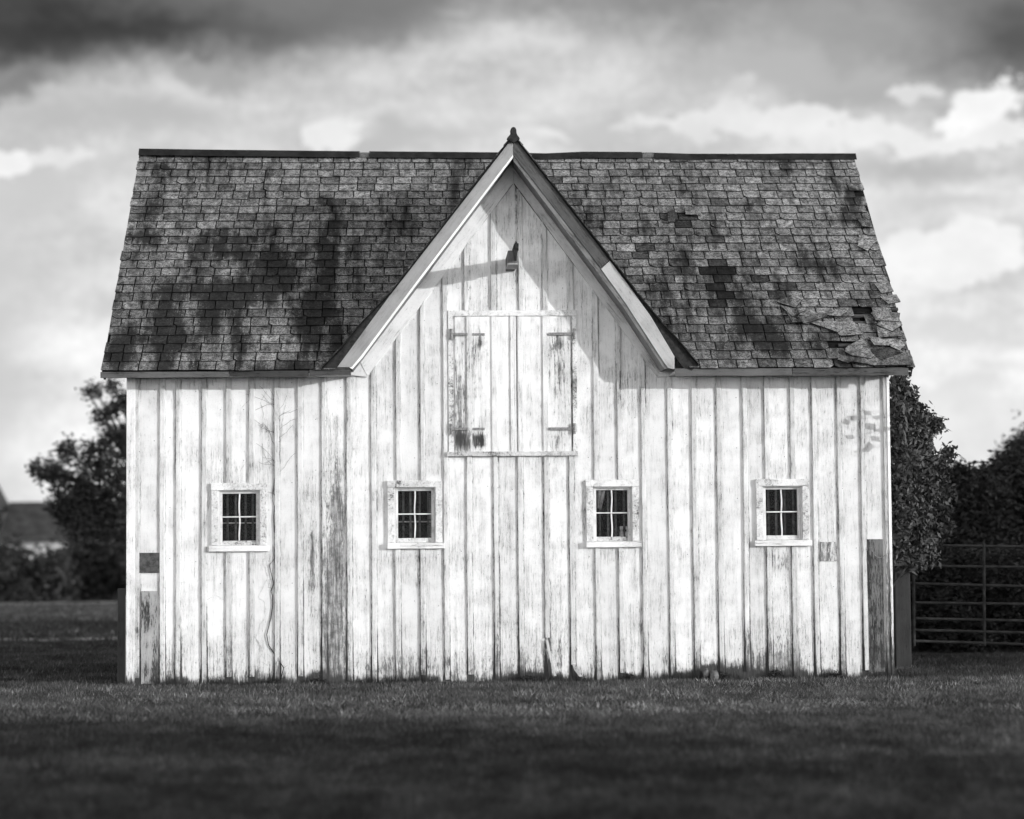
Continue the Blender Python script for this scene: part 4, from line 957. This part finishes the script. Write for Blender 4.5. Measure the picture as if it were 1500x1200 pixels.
grass('field_grass', 160000, (-13, -4.7), (0, 12), .05, 2, 'short rough grass left of and behind the barn', 2.0)
grass('meadow_grass', 70000, (-26, -5), (13, 40), .07, 7, 'sunlit rough meadow grass left of the barn, up to the hedge', 5.0)
grass('gate_grass', 60000, (4.7, 9.5), (0, 5), .05, 3, 'short grass before the metal gate', 1.6)
# taller fringe along the foot of the wall
g_ = np.random.default_rng(9); n = 9000; x = g_.uniform(-4.9, 5.2, n); cl = .5+.5*np.sin(x*3.1+np.sin(x*7)*1.5); hh = (.03+.10*g_.random(n)**2)*(.4+cl); y = -.01-np.abs(g_.normal(0, .035, n))
an = g_.uniform(0, np.pi, n); V = np.empty((n, 3, 3)); V[:, 0] = np.stack([x-.003*np.cos(an), y-.003*np.sin(an), 0*x+GZ], 1); V[:, 1] = np.stack([x+.003*np.cos(an), y+.003*np.sin(an), 0*x+GZ], 1); V[:, 2] = np.stack([x+g_.normal(0, .03, n), y-np.abs(g_.normal(0, .02, n)), GZ+hh], 1)
tag(npmesh('wall_grass', V.reshape(-1, 3), np.arange(3*n).reshape(-1, 3), np.repeat(.35+.5*g_.random(n), 3), GRASSM), 'untrimmed grass fringe along the foot of the front wall', 'grass', kind='stuff')
# clover with pale heads at the right of the lawn
g_ = np.random.default_rng(19); n = 260; u1, u2 = g_.normal(0, 1, n), g_.normal(0, 1, n); pc = gnd(1150, 1030); x = pc.x+u1*.8; y = np.minimum(pc.y+u2*.35, -.05)
V = np.empty((n, 4, 3)); r_ = .004+.005*g_.random(n); z = GZ+.025+.02*g_.random(n)
for i, (a, b) in enumerate(((-1, -.5), (1, -.5), (1, .7), (-1, .7))): V[:, i] = np.stack([x+a*r_, y+b*r_*.3, z+b*r_], 1)
tag(npmesh('clover', V.reshape(-1, 3), np.arange(4*n).reshape(-1, 4), np.repeat(1.4+1.6*g_.random(n), 4), GRASSM), 'patch of pale clover heads in the lawn at the right', 'clover', kind='stuff')
# weeds at the wall foot
for (px, r, h, lb) in ((772, .16, .07, 'low dark weed tuft under the middle of the wall'), (1050, .15, .10, 'dark weed clump beside the stones at the wall foot'), (1133, .10, .12, 'weedy clump below the rightmost window'), (467, .09, .07, 'small dark weed in the rotted gap left of centre'), (920, .07, .08, 'small weed at the wall foot below the third window'), (405, .07, .06, 'weed at the root of the wall vine'), (1225, .09, .08, 'small weed tuft near the right corner of the wall')):
    x = at(px, 990, -.06).x; o = leafcloud('weed', [(x, -.07, GZ+h*.5, r, .05, h*.6)], 420, .016, LEAFB, None, px, shell=.1); tag(o, lb, 'weed', 'weeds along the wall foot')

# ---------------------------------------------------------------- trees out of frame whose shade falls on the lawn and the gate corner
def shade_tree(label, d, nn_, zc, r, seed, n=5200, size=.24):
    h = Vector((math.sin(R(SUN_AZ)), -math.cos(R(SUN_AZ)), 0)); side = Vector((math.cos(R(SUN_AZ)), math.sin(R(SUN_AZ)), 0))
    c = h*d+side*nn_; g__ = random.Random(seed)
    bl = [(c.x, c.y, zc, r, r, r)]+[(c.x+g__.uniform(-.8, .8)*r, c.y+g__.uniform(-.8, .8)*r, zc+g__.uniform(-.6, .7)*r, r*.5, r*.5, r*.5) for _ in range(7)]
    tree(label, (c.x, c.y, 0), bl, n, size, seed, group='shade trees beyond the right edge', r0=.3, shell=.1)
for i, (d, nn_, zc, r) in enumerate(((31, -9.6, 4.6, 3.6), (36, -12.5, 6.6, 4.4), (42, -11.0, 9.0, 4.4), (27, -15.0, 4.5, 4.0), (34, -17.5, 7, 4.5), (25, 7.9, 4.2, 3.7), (30, 11.5, 6, 4.4), (24, 13.0, 4.5, 4.0))):
    shade_tree('leafy shade tree standing beyond the right edge of the lawn', d, nn_, zc, r, 60+i)
cb = [(-4, -21, 8.6, 5, 4, 2.2), (1.5, -21.5, 9, 5, 4, 2.4), (-1, -18.5, 8.2, 5, 2.6, 1.8), (5, -20, 9, 4, 3.5, 2.2), (-8, -19.5, 8.6, 4, 3.5, 2.2), (-4, -14.8, 8.9, 5, 2.4, 1.8), (3, -14.8, 8.9, 5, 2.4, 1.8), (0, -25, 9.5, 8, 4, 2.4)]  # canopy lobes added overhead, out of view, to darken the near lawn
tree('unseen tree canopy added above the near lawn to block sky light', (3.5, -29, 0), cb, 17000, .28, 91, r0=.35, shell=.1)
print("objects", len(bpy.data.objects))
